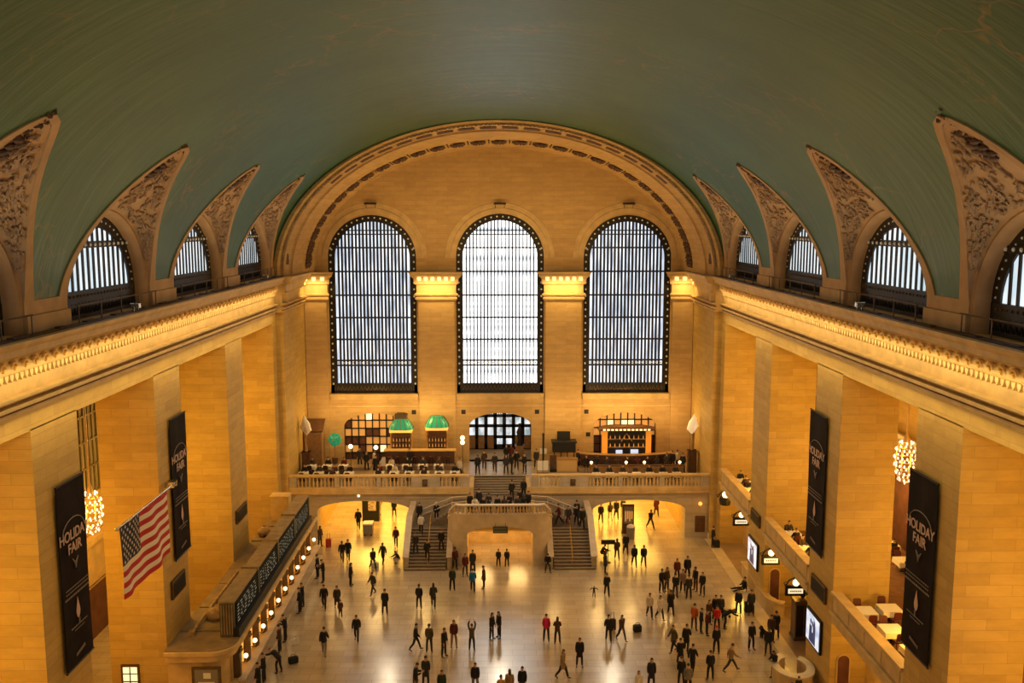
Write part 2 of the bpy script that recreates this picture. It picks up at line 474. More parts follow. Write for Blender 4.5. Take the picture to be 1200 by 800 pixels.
def relief(m, place, n, rnd, size):
    """scroll work: place(u,v) -> point, normal ; u,v in 0..1"""
    for _ in range(n):
        u, v = rnd.random(), rnd.random()
        r0 = place(u, v)
        if r0 is None: continue
        L0 = size*rnd.uniform(.5, 1.25); ang = rnd.uniform(0, 2*pi); curl = rnd.choice((-1, 1))*rnd.uniform(1.5, 4.5)
        pts = []; a, b = 0.0, 0.0
        for k in range(7):
            q = place(u + a, v + b)
            if q is None: break
            pts.append(q)
            ang += curl/7; st = L0/6
            a += cos(ang)*st*.13; b += sin(ang)*st*.24
        if len(pts) < 4: continue
        k = len(pts)
        m.tube(pts, [size*.105*(1-.75*abs(i-(k-1)*.4)/(k*.7)) + .012 for i in range(k)], 5)
        if rnd.random() < .6: m.sphere(pts[-1], size*.15, 6, 4)

def lunette(c, sx, idx):
    side = 'left' if sx < 0 else 'right'
    rnd = random.Random(31*idx + (5 if sx > 0 else 0))
    m = MB(); rows = []; N = 36
    YR = lambda r, th: c + AR*r*cos(th)
    ZR = lambda r, th: AZ + (AH-.0)*sin(th) - (1-r)*AR*sin(th)
    # window reveal: glass plane -> rounded ring -> spandrel shell -> groin
    steps = [(.92, 19.15), (.925, 18.8), (.94, 18.55), (.962, 18.42), (.985, 18.44), (1.0, 18.36)]
    grid = []
    for i in range(N+1):
        th = pi*i/N
        row = [(sx*x, YR(r, th), ZR(r, th)) for r, x in steps]
        gx, gy, gz = groin(c, th)
        y1, z1 = arch_pt(c, th)
        for k in range(1, 7):
            t = k/6; row.append((sx*(18.36 + (gx-18.36)*t), y1 + (gy-y1)*t, z1 + (gz-z1)*t))
        grid.append(row)
    m.grid(grid)
    for s in (-1, 1):                      # jambs below the springing
        pr = [(sx*x, c + s*AR*r) for r, x in steps] + [(sx*18.36, c+s*(AR+.02)), (sx*19.5, c+s*(AR+.02))]
        m.prism(pr, lambda x, y: (x, y, ZC-.02), lambda x, y: (x, y, AZ))
    o = struct(m.build('wall_%s_lunette' % side, 'attic', smooth=True))
    # tan rim where the shell meets the green vault
    m = MB(); R = []
    for i in range(N+1):
        th = pi*i/N
        gx, gy, gz = groin(c, th)
        ph = max(PH0, atan2((gz-Z0)/VH, gx/VA))
        wdt = .34 + .42*(1-sin(th))**2
        th2 = th
        dy, dp = cos(th2), sin(th2)
        g0 = groin(c, max(0, th-.02)); g1 = groin(c, min(pi, th+.02))
        tv = Vector((g1[1]-g0[1], sqrt((g1[0]-g0[0])**2 + (g1[2]-g0[2])**2)*(1 if (g1[2] > g0[2]) else -1)))
        if tv.length < 1e-6: tv = Vector((0, 1))
        tv.normalize(); nn = Vector((tv.y, -tv.x))
        if nn.x*dy + nn.y*dp*.5 < 0: nn = -nn
        y2 = gy + nn.x*wdt; ph2 = max(PH0*.6, ph + nn.y*wdt/15)
        a = vp(ph, gy, .05); b = vp(ph2, y2, .06); b2 = vp(ph2, y2, -.02); a2 = (gx, gy, gz)
        R.append([(sx*p[0], p[1], p[2]) for p in (a2, a, b, b2)])
    m.grid(R)
    struct(m.build('trim_%d' % (100 + idx*10 + (1 if sx > 0 else 0)), 'attic', smooth=True))
    # carved relief on the shell
    def place(u, v, off=.09):
        th = .30 + u*(pi/2 - .30) ; t = v
        if not (0 <= u <= 1 and .04 <= t <= .94): return None
        gx, gy, gz = groin(c, th)
        y1, z1 = arch_pt(c, th)
        x = 18.36 + (gx-18.36)*t; y = y1 + (gy-y1)*t; z = z1 + (gz-z1)*t
        return Vector((sx*(x - .02), y - off*cos(th), z - off*sin(th)))
    m = MB(); relief(m, place, 230, rnd, .47)
    struct(m.build('trim_%d' % (200 + idx*10 + (1 if sx > 0 else 0)), 'carving', smooth=True), 'carved scrolls on the %s lunette shell' % side)
    # leaf cluster springing from the tip
    m = MB(); gx, gy, gz = groin(c, pi/2)
    for k in range(44):
        a = rnd.uniform(0, 2*pi); d = rnd.uniform(0, 1)
        p0 = Vector((sx*(gx + 1.05 - d*1.2), gy - .2 + rnd.uniform(-.5, .3)*(1.1-d*.5), gz - .62 + d*.95))
        p1 = p0 + Vector((-sx*rnd.uniform(-.3, .25), cos(a)*.36, rnd.uniform(-.1, .4)))
        pm = (p0+p1)/2 + Vector((-sx*.12, 0, -.12))
        m.tube([p0, pm, p1], [.07, .10, .015], 5)
    for k in range(9):
        d = k/13
        m.sphere((sx*(gx+1.6-d*1.3), gy-.25+.25*sin(k*2.1), gz-1.2+d*.85), .17, 6, 5, (1, 1.2, .7))
    struct(m.build('trim_%d' % (300 + idx*10 + (1 if sx > 0 else 0)), 'carving_dark', smooth=True), 'leafy carved crest at the tip of a %s lunette' % side)
    # ---- window
    win = empty('window_%d' % (10 + idx*2 + (1 if sx > 0 else 0)), (sx*19.02, c, ZC)); struct(win, 'arched attic window in the %s wall' % side)
    hw = AR*.925; zs = AZ - ZC; hr = AH - .075*AR
    def inside(y): return zs + hr*sqrt(max(0, 1-(y/hw)**2))
    p = MB(); P = [[(sx*.07, -hw+2*hw*i/24, .0), (sx*.07, -hw+2*hw*i/24, inside(-hw+2*hw*i/24))] for i in range(25)]
    p.grid(P); p.build('pane', 'pane_attic', win)
    fr = MB()
    arc = [(0, hw*cos(pi*i/28), zs + hr*sin(pi*i/28)) for i in range(29)]
    inn = [(0, (hw-.62)*cos(pi*i/28), zs + (hr-.62)*sin(pi*i/28)) for i in range(29)]
    fr.grid([[(-sx*.04, a[1], a[2]), (-sx*.04, b[1], b[2]), (sx*.05, b[1], b[2]), (sx*.05, a[1], a[2])] for a, b in zip(arc, inn)])
    for s in (-1, 1):
        a, b = sorted((s*hw, s*(hw-.62))); fr.box(-.06, .06, a, b, 0, zs)
    fr.build('frame', 'bronze', win)
    st = MB()
    for i in range(26):                                     # white balls stand in for daylight through holes in the rim
        th = pi*(i+.5)/26
        st.sphere((-sx*.05, (hw-.3)*cos(th), zs+(hr-.3)*sin(th)), .055, 6, 4)
    st.build('cutout_dots', 'pale_dot', win)
    b = MB(); nb = 13
    for i in range(1, nb):
        y = -hw + .62 + (2*hw-1.24)*i/nb
        b.box(-.035, .035, y-.075, y+.075, 1.2, inside(abs(y)+.3)-.35)
    b.build('mullion', 'bronze', win)
    b = MB(); b.box(-.1, .1, -hw+.3, hw-.3, 2.55+.6, 2.85+.6)
    for i in range(14):
        y = -hw+.9+(2*hw-1.8)*i/13
        b.sphere((-sx*.1, y, 3.3), .09, 6, 4, mi=1)
    b.build('transom', ['bronze', 'pale_dot'], win)
    b = MB(); b.box(-.1, .1, -hw+.2, hw-.2, .0, 1.25)       # ornamental lower grille
    for i in range(22):
        y = -hw+.5+(2*hw-1.0)*i/21
        b.sphere((-sx*.1, y, 1.02), .07, 6, 4, mi=1); b.sphere((-sx*.1, y+.08, .68), .04, 6, 4, mi=1)
        b.tube([(-sx*.12, y-.12, .2), (-sx*.14, y, .5), (-sx*.12, y+.12, .2)], .03, 5)
    b.build('grille', ['bronze', 'bronze_mid'], win)

for idx, c in enumerate(AC):
    if idx == 0: continue
    for sx in (-1, 1): lunette(c, sx, idx)
lunette(AC[0], -1, 0); lunette(AC[0], 1, 0)
# pier bases below the green panels, ledge, window wall behind
for sx in (-1, 1):
    side = 'left' if sx < 0 else 'right'
    pe = [5.0] + sum([[c-AR, c+AR] for c in AC], []) + [YS]
    for i in range(0, len(pe), 2):
        m = MB(); a, b = sorted((sx*18.3, sx*19.6))
        m.box(a, b, pe[i], pe[i+1], ZC-.05, 23.52)
        a, b = sorted((sx*18.18, sx*18.4)); m.box(a, b, pe[i]-.02, pe[i+1]+.02, ZC-.05, 22.95)
        struct(m.build('wall_%s_attic' % side, 'attic', bevel=.02))
    m = MB(); a, b = sorted((sx*19.75, sx*20.1)); m.box(a, b, 4, YS, 20, 29)
    a, b = sorted((sx*17.5, sx*20)); m.box(a, b, 5, YE, 21.9, ZC-.03)
    struct(m.build('wall_%s_attic' % side, 'carving_dark'))
    m = MB(); a, b = sorted((sx*17.62, sx*18.2)); m.box(a, b, 5, YE-.6, ZC-.01, ZC+.03)  # dark slab imitates the shade lying on the ledge top
    for y in range(22, 80, 3): m.box(a+.1, a+.35, y+.4*sin(y*7), y+.9, ZC, ZC+.09)
    struct(m.build('trim_%d' % (600 + (sx > 0)), 'carving_dark'), 'dark strip standing for shade on top of the %s cornice ledge' % side)
    for k, c in enumerate(AC[1:]):
        rail = empty('ledge_railing', (sx*17.95, c, ZC))
        place_w = ['beside the nearest attic window', 'below the second attic window', 'below the third attic window', 'below the farthest attic window'][k]
        tag(rail, 'thin metal railing on the %s cornice ledge %s' % (side, place_w), 'railing', 'cornice ledge railings')
        r = MB(); r.tube([(0, -AR+.1, .78), (0, AR-.1, .78)], .035, 6); r.build('rail', 'bronze_mid', rail)
        for q in range(5):
            y = -AR+.2+(2*AR-.4)*q/4
            r = MB(); r.tube([(0, y, 0), (0, y, .78)], .028, 6); r.build('post', 'bronze_mid', rail)
    for k, (c, dy) in enumerate(((AC[2], 1.2), (AC[4], .6))):
        fl = empty('floodlight', (sx*17.75, c+dy, ZC)); tag(fl, 'small silver floodlight on the %s ledge by the %s attic window' % (side, ['second', 'farthest'][k]), 'lamp', 'ledge floodlights')
        b = MB(); b.box(-.22, .22, -.14, .14, .16, .42); b.build('housing', 'chrome', fl, bevel=.03)
        b = MB(); b.box(-.04, .04, -.3, -.26, 0, .3); b.box(-.04, .04, .26, .3, 0, .3); b.box(-.06, .06, -.3, .3, 0, .04); b.build('bracket', 'chrome', fl)

# ---- far end: stepped arch between vault and end wall
APROF = [(18.35, 12.25, YS-.12), (18.0, 12.16, YS-.22), (17.86, 12.02, YS-.05), (17.82, 11.98, YS+.1), (17.55, 11.83, YS+.1), (17.5, 11.78, YS+.25), (17.44, 11.72, YS+1.6),
         (17.35, 11.62, YS+1.7), (17.2, 11.48, YS+1.7), (17.12, 11.40, YS+2.0), (17.06, 11.30, 79.4), (16.98, 11.22, 79.5), (16.98, 11.22, 79.8), (16.92, 11.14, 79.9), (16.86, 11.05, 82.4), (16.78, 10.98, 82.5),
         (16.7, 10.86, 82.7), (16.6, 10.72, 82.75), (16.55, 10.68, YE+.3)]
m = MB(); NA = 96
m.grid([[(a*cos(pi*i/NA), y, Z0 - .2 + (h+.2)*sin(pi*i/NA)) for a, h, y in APROF] for i in range(NA+1)])
struct(m.build('ceiling_arch', 'stone_end', smooth=True), 'stepped stone arch framing the far end wall')
def apt(i, s, y):                                    # point on the soffit at arch angle i, inset s
    a = 18.0 - s*1.3; h = 12.1 - s*1.28
    return Vector((a*cos(i), y, Z0 + h*sin(i)))
m = MB(); k = 0                                       # carved leaf band near the front edge
while k < 150:
    th = .04 + (pi-.08)*k/149
    p = Vector((17.66*cos(th), YS+.08, Z0+11.88*sin(th))); t = Vector((-17.66*sin(th), 0, 11.88*cos(th))).normalized()
    q = Vector((cos(th), 0, sin(th)))
    m.tube([p - t*.13 - q*.1, p + q*.05 - Vector((0, .06, 0)), p + t*.14 - q*.08], [.03, .07, .02], 5)
    k += 1
struct(m.build('trim_501', 'carving', smooth=True), 'carved leaf band around the far arch')
m = MB()                                              # coffer slots on the first soffit
for k in range(30):
    t0 = .05 + (pi-.1)*(k+.12)/30; t1 = .05 + (pi-.1)*(k+.88)/30
    row = []
    for q in range(5):
        th = t0 + (t1-t0)*q/4
        row.append([Vector((17.455*cos(th), YS+.45, Z0-.03+11.73*sin(th))), Vector((17.43*cos(th), YS+1.4, Z0-.05+11.70*sin(th)))])
    m.grid(row)
struct(m.build('trim_502', 'carving_dark', smooth=True))
m = MB(); rnd = random.Random(3)                      # rosettes on the inner soffit
for k in range(29):
    th = .07 + (pi-.14)*k/28
    for yy in (80.5, 81.2, 81.9):
        p = Vector((16.86*cos(th), yy, Z0+11.06*sin(th)))
        t = Vector((-16.86*sin(th), 0, 11.06*cos(th))).normalized(); q = -Vector((cos(th), 0, sin(th)))
        for j in range(7):
            a = 2*pi*j/7
            m.tube([p + q*.02, p + q*.10 + t*.36*cos(a) + Vector((0, .25*sin(a), 0)), p + q*.03 + t*.7*cos(a) + Vector((0, .42*sin(a), 0))], [.06, .12, .03], 5)
    for s in (-.5, .5):
        th2 = th + s*(pi-.14)/28
        if .05 < th2 < pi-.05:
            p = Vector((16.9*cos(th2), 79.95, Z0+11.08*sin(th2))); p2 = Vector((16.84*cos(th2), 82.4, Z0+11.02*sin(th2)))
            m.tube([p, p2], .05, 5)
struct(m.build('trim_503', 'carving_dark', smooth=True), 'carved rosettes on the inner soffit of the far arch')

# ---- end wall with three windows and three lower arches
def arched_wall(m, y0, y1, x0, x1, z0, z1, cols):
    """cols: (cx, half, [(zb, zspring, rise)...]) ascending in x; each hole is cut through the plate"""
    X = x0
    for cx, hf, holes in cols:
        m.box(X, cx-hf, y0, y1, z0, z1); X = cx+hf
        zb = z0; holes = sorted(holes)
        for hi, (b, sp, rise, hh) in enumerate(holes):
            if b > zb: m.box(cx-hf, cx+hf, y0, y1, zb, b)
            top = holes[hi+1][0] if hi+1 < len(holes) else z1
            if hh < hf:
                m.box(cx-hf, cx-hh, y0, y1, b, top); m.box(cx+hh, cx+hf, y0, y1, b, top)
            NQ = 24
            pr = lambda t: (cx - hh*cos(t), sp + rise*sin(t))
            for i in range(NQ):
                a = pr(pi*i/NQ); c2 = pr(pi*(i+1)/NQ)
                for yy in (y0, y1): m.quad((a[0], yy, a[1]), (c2[0], yy, c2[1]), (c2[0], yy, top), (a[0], yy, top))
                m.quad((a[0], y0, a[1]), (a[0], y1, a[1]), (c2[0], y1, c2[1]), (c2[0], y0, c2[1]))
            zb = top
    m.box(X, x1, y0, y1, z0, z1)
WZ, WSP, WHW = 11.0, 23.42, 3.98
WC = (-11.52, .05, 11.62)
m = MB()
arched_wall(m, YE, YE+.7, -XS-.3, XS+.3, BZ-.5, 34, [
    (WC[0], WHW, [(BZ, 7.85, 1.3, 2.9), (WZ, WSP, WHW-.12, WHW)]),
    (WC[1], WHW, [(BZ, 7.85, 1.3, 2.88), (WZ, WSP, WHW, WHW)]),
    (WC[2], WHW, [(BZ, 7.85, 1.3, 2.9), (WZ, WSP, WHW-.12, WHW)])])
struct(m.build('wall_far', 'stone_end'), 'far end wall of warm limestone with three tall arched windows')
# shallow archivolts, sills, pilasters
t = 510
for cx in WC:
    m = MB()
    m.grid([[(cx + r*cos(pi*i/40), y, WSP + r*sin(pi*i/40)) for r, y in ((4.0, YE+.02), (4.0, YE-.10), (4.45, YE-.10), (4.5, YE-.04), (4.95, YE-.04), (4.97, YE+.02))] for i in range(41)])
    struct(m.build('trim_%d' % t, 'stone_plain', smooth=True)); t += 1
    m = MB(); m.box(cx-WHW-.05, cx+WHW+.05, YE-.32, YE+.3, 10.75, 11.02); m.box(cx-WHW, cx+WHW, YE-.18, YE+.1, 10.45, 10.75)
    struct(m.build('trim_%d' % t, 'stone_plain', bevel=.03), 'stone sill under a tall arched window'); t += 1
    m = MB(); m.tube([(cx, YE-.25, 28.35), (cx, YE-.05, 28.35)], .05, 6)       # small wall lamp box above
    lm = empty('wall_lamp', (cx, YE-.02, 28.1)); tag(lm, 'small dark lamp bar on the wall above the %s tall window' % ('left' if cx < -1 else 'middle' if cx < 1 else 'right'), 'lamp', 'lamp bars above the tall windows')
    q = MB(); q.box(-.55, .55, -.42, -.22, .1, .26); q.build('housing', 'black', lm, bevel=.02)
    for s in (-.4, .4):
        q = MB(); q.tube([(s, 0, -.25), (s, -.3, .12)], .025, 6); q.build('arm', 'bronze_mid', lm)
CAPP = [(0, 19.6), (.08, 19.62), (.2, 19.72), (.2, 19.86), (.1, 19.95), (.28, 20.1), (.28, 20.22), (.08, 20.3), (.08, 21.0), (.3, 21.12), (.34, 21.6), (.62, 21.85), (.66, 22.05), (.8, 22.2), (-.3, 22.2), (-.3, 19.6)]
def capital(x0, x1, e0, e1):
    m = MB()
    m.prism(CAPP, lambda a, z: (x0-(a if e0 else 0), YE-.28-a, z), lambda a, z: (x1+(a if e1 else 0), YE-.28-a, z))
    m.box(x0, x1, YE-.3, YE+.1, 19.6, 22.2)
    return m
capblock_n = 0
for (x0, x1, e0, e1, nm) in ((-XS, -15.62, 0, 1, 'far left'), (-7.42, -4.02, 1, 1, 'left'), (4.12, 7.52, 1, 1, 'right'), (15.72, XS, 1, 0, 'far right')):
    m = MB(); m.box(x0+.05, x1-.05, YE-.28, YE+.02, BZ, 19.7); m.box(x0, x1, YE-.4, YE, BZ, 5.3)
    struct(m.build('wall_far_pilaster', 'stone_end'), 'stone pilaster between tall windows' )
    struct(capital(x0, x1, e0, e1).build('trim_%d' % t, 'stone_plain'), 'pilaster capital with small glowing blocks'); t += 1
    kb = 6 if x1-x0 > 3 else 3
    for k in range(kb):
        bx = x0-.1+(x1-x0+.2)*(k+.5)/kb
        q = MB(); q.box(bx-.17, bx+.17, YE-.98, YE-.7, 21.42, 21.74); o = q.build('capital_block', 'capblock', bevel=.05)  # square capital blocks, glow put into their material
        tag(o, 'small square block with a glow of its own on the %s pilaster capital, %s from its left end' % (nm, ORD[k]), 'lamp', 'square glowing blocks of the pilaster capitals')
m = MB(); m.box(-XS, XS, YE-.05, YE+.02, 9.75, 9.9); struct(m.build('trim_%d' % t, 'stone_plain')); t += 1
k = 0
for x in (WC[0]+3.6, WC[1]-3.4, WC[1]+3.4, WC[2]-3.6):       # small square vents
    q = MB(); q.box(x-.2, x+.2, YE-.03, YE+.02, 9.05, 9.45); o = q.build('air_vent', 'grille')
    tag(o, 'small square dark vent on the end wall, %s from the left' % ORD[k], 'vent', 'small square vents on the end wall'); k += 1
q = MB(); q.box(8.0, 8.4, YE-.03, YE+.02, 6.9, 7.3); tag(q.build('air_vent', 'grille'), 'small square dark vent low beside the right restaurant arch', 'vent')

def end_window(num, cx, pane, rise):
    w = empty('window_%d' % num, (cx, YE+.25, WZ)); struct(w, 'tall arched window in the far end wall')
    hw = WHW; zs = WSP-WZ
    ins = lambda x, e=0: zs + (rise-e)*sqrt(max(0, 1-(x/(hw-e+1e-6))**2)) if abs(x) < hw-e else zs
    p = MB(); p.grid([[(-hw+2*hw*i/32, .12, 0), (-hw+2*hw*i/32, .12, ins(-hw+2*hw*i/32))] for i in range(33)]); p.build('pane', pane, w)
    fr = MB()
    A = [(hw*cos(pi*i/32), zs + rise*sin(pi*i/32)) for i in range(33)]
    B = [((hw-.6)*cos(pi*i/32), zs + (rise-.6)*sin(pi*i/32)) for i in range(33)]
    fr.grid([[(a[0], -.1, a[1]), (b[0], -.1, b[1]), (b[0], .08, b[1]), (a[0], .08, a[1])] for a, b in zip(A, B)])
    for s in (-1, 1):
        a, b = sorted((s*hw, s*(hw-.6))); fr.box(a, b, -.1, .08, 0, zs)
    fr.box(-hw, hw, -.1, .08, 0, .75)
    fr.build('frame', 'bronze', w)
    st = MB()
    for s in (-1, 1):
        for k in range(21): st.sphere((s*(hw-.22), -.1, .9 + k*.62), .085, 6, 5, (1, .4, 1.2))  # white balls stand in for daylight showing through the frame cutouts
    for k in range(22):
        th = pi*(k+.5)/22; st.sphere(((hw-.25)*cos(th), -.1, zs+(rise-.25)*sin(th)), .085, 6, 5, (1, .4, 1))
    st.build('cutout_dots', 'pale_dot', w)
    b = MB(); nb = 21; mw = .062 if num == 2 else .088
    for i in range(1, nb):
        x = -hw+.6+(2*hw-1.2)*i/nb
        b.box(x-mw, x+mw, -.06, .06, .7, ins(x, .45))
    b.build('mullion', 'bronze', w)
    b = MB()
    for i, z in enumerate((2.6, 3.05, 5.0, 7.0, 9.05, 11.2, 13.35)):
        b.box(-hw+.4, hw-.4, -.09, .07, z-.07, z+.07)
    for z in (14.55, 14.9):
        e = (hw-.5)*sqrt(max(0, 1-((z-zs)/(rise-.5))**2)); b.box(-e, e, -.08, .06, z-.05, z+.05)
    for i in range(16):
        x = -hw+.75+(2*hw-1.5)*i/15
        b.sphere((x, -.1, 2.83), .09, 6, 4, mi=1)
    b.build('transom', ['bronze', 'pale_dot'], w)
    b = MB(); b.box(-hw+.3, hw-.3, -.14, .02, .0, .95)
    for i in range(20):
        x = -hw+.7+(2*hw-1.4)*i/19
        b.tube([(x-.13, -.16, .3), (x, -.2, .7), (x+.13, -.16, .3)], .03, 5, mi=1)
    b.build('grille', ['bronze', 'bronze_mid'], w)
end_window(1, WC[0], 'pane_side_end', WHW-.12); end_window(2, WC[1], 'pane_end', WHW); end_window(3, WC[2], 'pane_side_end', WHW-.12)

# near end: the matching windows the daylight also comes in by (behind the viewpoint)
m = MB(); m.box(-20, 20, -1.6, -1.2, 0, 38); struct(m.build('wall_near', 'stone_end'))
for i, cx in enumerate((-11.5, 0, 11.5)):
    w = MB(); w.grid([[(cx-3.9+7.8*k/16, -1.0, 11), (cx-3.9+7.8*k/16, -1.0, 23.4+3.9*sqrt(max(0, 1-((k-8)/8)**2)))] for k in range(17)])
    struct(w.build('window_%d' % (4+i), 'pane_far'))

# middle doors, recessed behind the central arch
m = MB(); m.box(-4.5, 4.5, YE+.7, 88.6, BZ-.4, BZ); m.box(-4.5, 4.5, YE+.7, 88.6, 9.4, 9.8); m.box(-4.6, -3.2, YE+.7, 88.6, BZ, 9.4); m.box(3.2, 4.6, YE+.7, 88.6, BZ, 9.4)
struct(m.build('wall_far_vestibule', 'stone_grey'))
d = empty('door_1', (0, 88.2, BZ)); struct(d, 'glazed bronze doors beyond the central balcony arch')
p = MB(); p.box(-3.2, 3.2, .1, .14, 0, 5); p.build('pane', 'pane_door', d)
p = MB()
for i in range(8):
    x = -3.15+6.3*i/7; p.box(x-.17, x+.17, -.08, .09, 0, 5)
for z in (1.25, 2.35, 3.35, 4.45): p.box(-3.2, 3.2, -.08, .09, z-.14, z+.14)
p.box(-3.2, 3.2, -.08, .09, 0, .5)
p.build('frame', 'bronze', d)
for i in (0, 1, 2, 5, 6):
    x = -2.7+.9*i; p = MB(); p.box(x-.3, x+.3, -.12, -.02, .1, 1.35); p.box(x-.2, x+.2, -.15, -.1, .3, 1.15); p.build('door_leaf', 'wood_mid', d)
p = MB(); rnd = random.Random(9)
for i in range(7):                                   # ornament in the fanlight row
    x = -2.7+.9*i
    for q in range(4): p.tube([(x-.3+.2*q, -.02, 3.5), (x-.2+.15*q, -.05, 4.0), (x+.25-.2*q, -.02, 4.4)], .04, 5)
p.build('ornament', 'bronze_mid', d)
# restaurant fronts in the two outer arches
for num, cx, side in ((2, WC[0], 'left'), (3, WC[2], 'right')):
    d = empty('door_%d' % num, (cx, YE+.55, BZ)); struct(d, 'glazed restaurant front in the %s balcony arch' % side)
    p = MB()
    for i in range(9):
        for j in range(6):
            x0 = -2.9+5.8*i/9; z0 = 4.6*j/6
            lit = (num == 3 and j >= 3) or (num == 2 and rnd.random() < (.25 + .13*j))
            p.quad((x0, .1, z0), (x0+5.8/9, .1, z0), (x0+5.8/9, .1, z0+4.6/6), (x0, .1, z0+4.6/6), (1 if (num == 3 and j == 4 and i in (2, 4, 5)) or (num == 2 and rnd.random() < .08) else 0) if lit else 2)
    p.build('pane', ['amber_soft', 'warm_white', 'interior'], d)
    p = MB()
    for i in range(10):
        x = -2.9+5.8*i/9; p.box(x-.05, x+.05, -.05, .08, 0, 4.7)
    for j in range(7): p.box(-2.9, 2.9, -.05, .08, 4.6*j/6-.05, 4.6*j/6+.05)
    p.build('frame', 'bronze', d)

# ================================================================= BALCONY, STAIRS
m = MB()
m.box(-XS, -2.6, BY-.1, 84.2, BZ-.35, BZ); m.box(2.6, XS, BY-.1, 84.2, BZ-.35, BZ); m.box(-2.6, 2.6, 78.7, 84.2, BZ-.35, BZ)
struct(m.build('floor_balcony', 'floor'), 'upper balcony floor at the far end')
m = MB()
arched_wall(m, BY, BY+1.2, -XS, -2.55, 0, BZ-.35, [(-11.5, 3.95, [(0, 2.45, .85, 3.92)])])
arched_wall(m, BY, BY+1.2, 2.55, XS, 0, BZ-.35, [(11.8, 3.95, [(0, 2.45, .85, 3.92)])])
m.box(-XS, -2.6, BY-.06, BY+.1, 3.5, 3.95)
m.box(2.6, XS, BY-.06, BY+.1, 3.5, 3.95)
struct(m.build('wall_balcony_front', 'stone_grey'), 'stone balcony front with two low arches')
m = MB()
for a, b in ((-XS, -2.6), (2.6, XS)):
    m.box(a, b, BY-.32, BY+.35, 3.95, 4.12); m.box(a, b, BY-.22, BY+.35, 4.12, 4.5)
for s in (-1, 1):
    a, b = sorted((s*2.6, s*2.25)); m.box(a, b, BY-.1, 78.7, 1.5, 4.5)
struct(m.build('trim_530', 'stone_plain', bevel=.03), 'moulded ledge along the balcony front')
# passages behind the arches
for cx, s in ((-11.5, 'left'), (11.8, 'right')):
    m = MB(); m.box(cx-4.6, cx-4.0, BY+1.2, 97, 0, 4.4); m.box(cx+4.0, cx+4.6, BY+1.2, 97, 0, 4.4)
    m.box(cx-4.6, cx+4.6, BY+1.2, 97, 4.0, 4.3); m.box(cx-4.6, cx+4.6, 96.5, 97, 0, 4.3)
    struct(m.build('wall_passage_%s' % s, 'stone'))
# balustrades
bal_mesh = None
def baluster_obj(loc, h, parent):
    global bal_mesh
    if bal_mesh is None:
        q = MB(); q.lathe([(.085, 0), (.085, .06), (.05, .09), (.095, .27), (.085, .38), (.045, .56), (.05, .64), (.08, .68), (.08, .74)], n=8)
        o = q.build('baluster', 'stone_plain', smooth=True); bal_mesh = o
    else:
        o = bal_mesh.copy(); COL.objects.link(o)
    o.parent = parent; o.location = loc; o.scale = (1, 1, h/.74)
def balustrade(name, label, x0, x1, piers, y):
    e = empty('balustrade', ((x0+x1)/2, y, 4.5)); tag(e, label, 'balustrade', 'balcony balustrades')
    ox = (x0+x1)/2
    q = MB(); q.box(x0-ox, x1-ox, -.24, .24, .93, 1.07); q.box(x0-ox+.02, x1-ox-.02, -.18, .18, .86, .93); q.build('hand_rail', 'stone_plain', e, bevel=.03)
    for a, b in piers:
        q = MB(); q.box(a-ox, b-ox, -.17, .17, 0, .88); q.build('pier', 'stone_grey', e, bevel=.015)
    edges = sorted(piers)
    for (a, b), (c, d) in zip(edges[:-1], edges[1:]):
        k = max(1, int((c-b)/.3))
        for i in range(k): baluster_obj((b-ox+(c-b)*(i+.5)/k, 0, .0), .87, e)
    return e
balustrade('L', 'stone balustrade of the balcony left of the central stairs', -XS, -2.65, [(-XS, -17.1), (-13.9, -13.5), (-10.35, -10.0), (-7.45, -5.05), (-3.3, -2.65)], BY)
balustrade('R', 'stone balustrade of the balcony right of the central stairs', 2.65, XS, [(2.65, 3.3), (5.05, 7.45), (10.0, 10.35), (13.5, 13.9), (17.0, XS)], BY)
for x, s in ((-6.3, 'left'), (6.15, 'right')):
    q = MB(); q.box(x-.22, x+.22, BY-.25, BY-.14, 4.62, 5.2); q.sphere((x, BY-.25, 4.92), .14, 8, 6, (1, .4, 1.4)); tag(q.build('plaque', 'bronze_mid', bevel=.02), 'small dark bronze plaque on the balcony balustrade %s of the stairs' % s, 'plaque')

# upper stair flight and landings
def steps(m, x0, x1, ytop, ztop, zbot, n, run, ybot_dir=-1):
    rh = (ztop-zbot)/n
    for k in range(n):
        y1 = ytop - k*run; z1 = ztop-(k)*rh
        if k == 0: continue
        m.box(x0, x1, y1-run, y1+.02, zbot-.05 if zbot > .1 else 0, z1, 0)
        m.box(x0, x1, y1-run-.03, y1-run+.05, z1-.045, z1+.006, 1)
m = MB(); steps(m, -2.3, 2.3, 78.7+.3, BZ, 3.4, 8, .3)
m.box(-2.3, 2.3, 78.62, 78.8, BZ-.05, BZ+.006, 1); m.box(-2.3, 2.3, 78.7, 79, 3, BZ-.02, 0)
struct(m.build('stairs_upper', ['tread', 'nosing']), 'upper stair flight to the balcony')
m = MB(); m.box(-2.3, 2.3, 69.3, 76.65, 3.1, 3.4)
m.box(-4.1, 4.1, 72.0, BY+.1, 2.9, 3.39)
for s in (-1, 1):                                    # side steps down to the side landings
    a, b = sorted((s*7.1, s*4.1)); m.box(a, b, 71.8, BY+.05, 0, 2.2)
struct(m.build('floor_landing', 'tread'), 'stair landings behind the curved balustrade')
m = MB()
for s in (-1, 1):
    for k in range(6):
        a, b = sorted((s*(4.1+.28*k), s*(4.1+.28*(k+1)))); m.box(a, b, 72.2, BY, 2.2, 3.4-.17*(k+1))
struct(m.build('stairs_side', 'tread'))
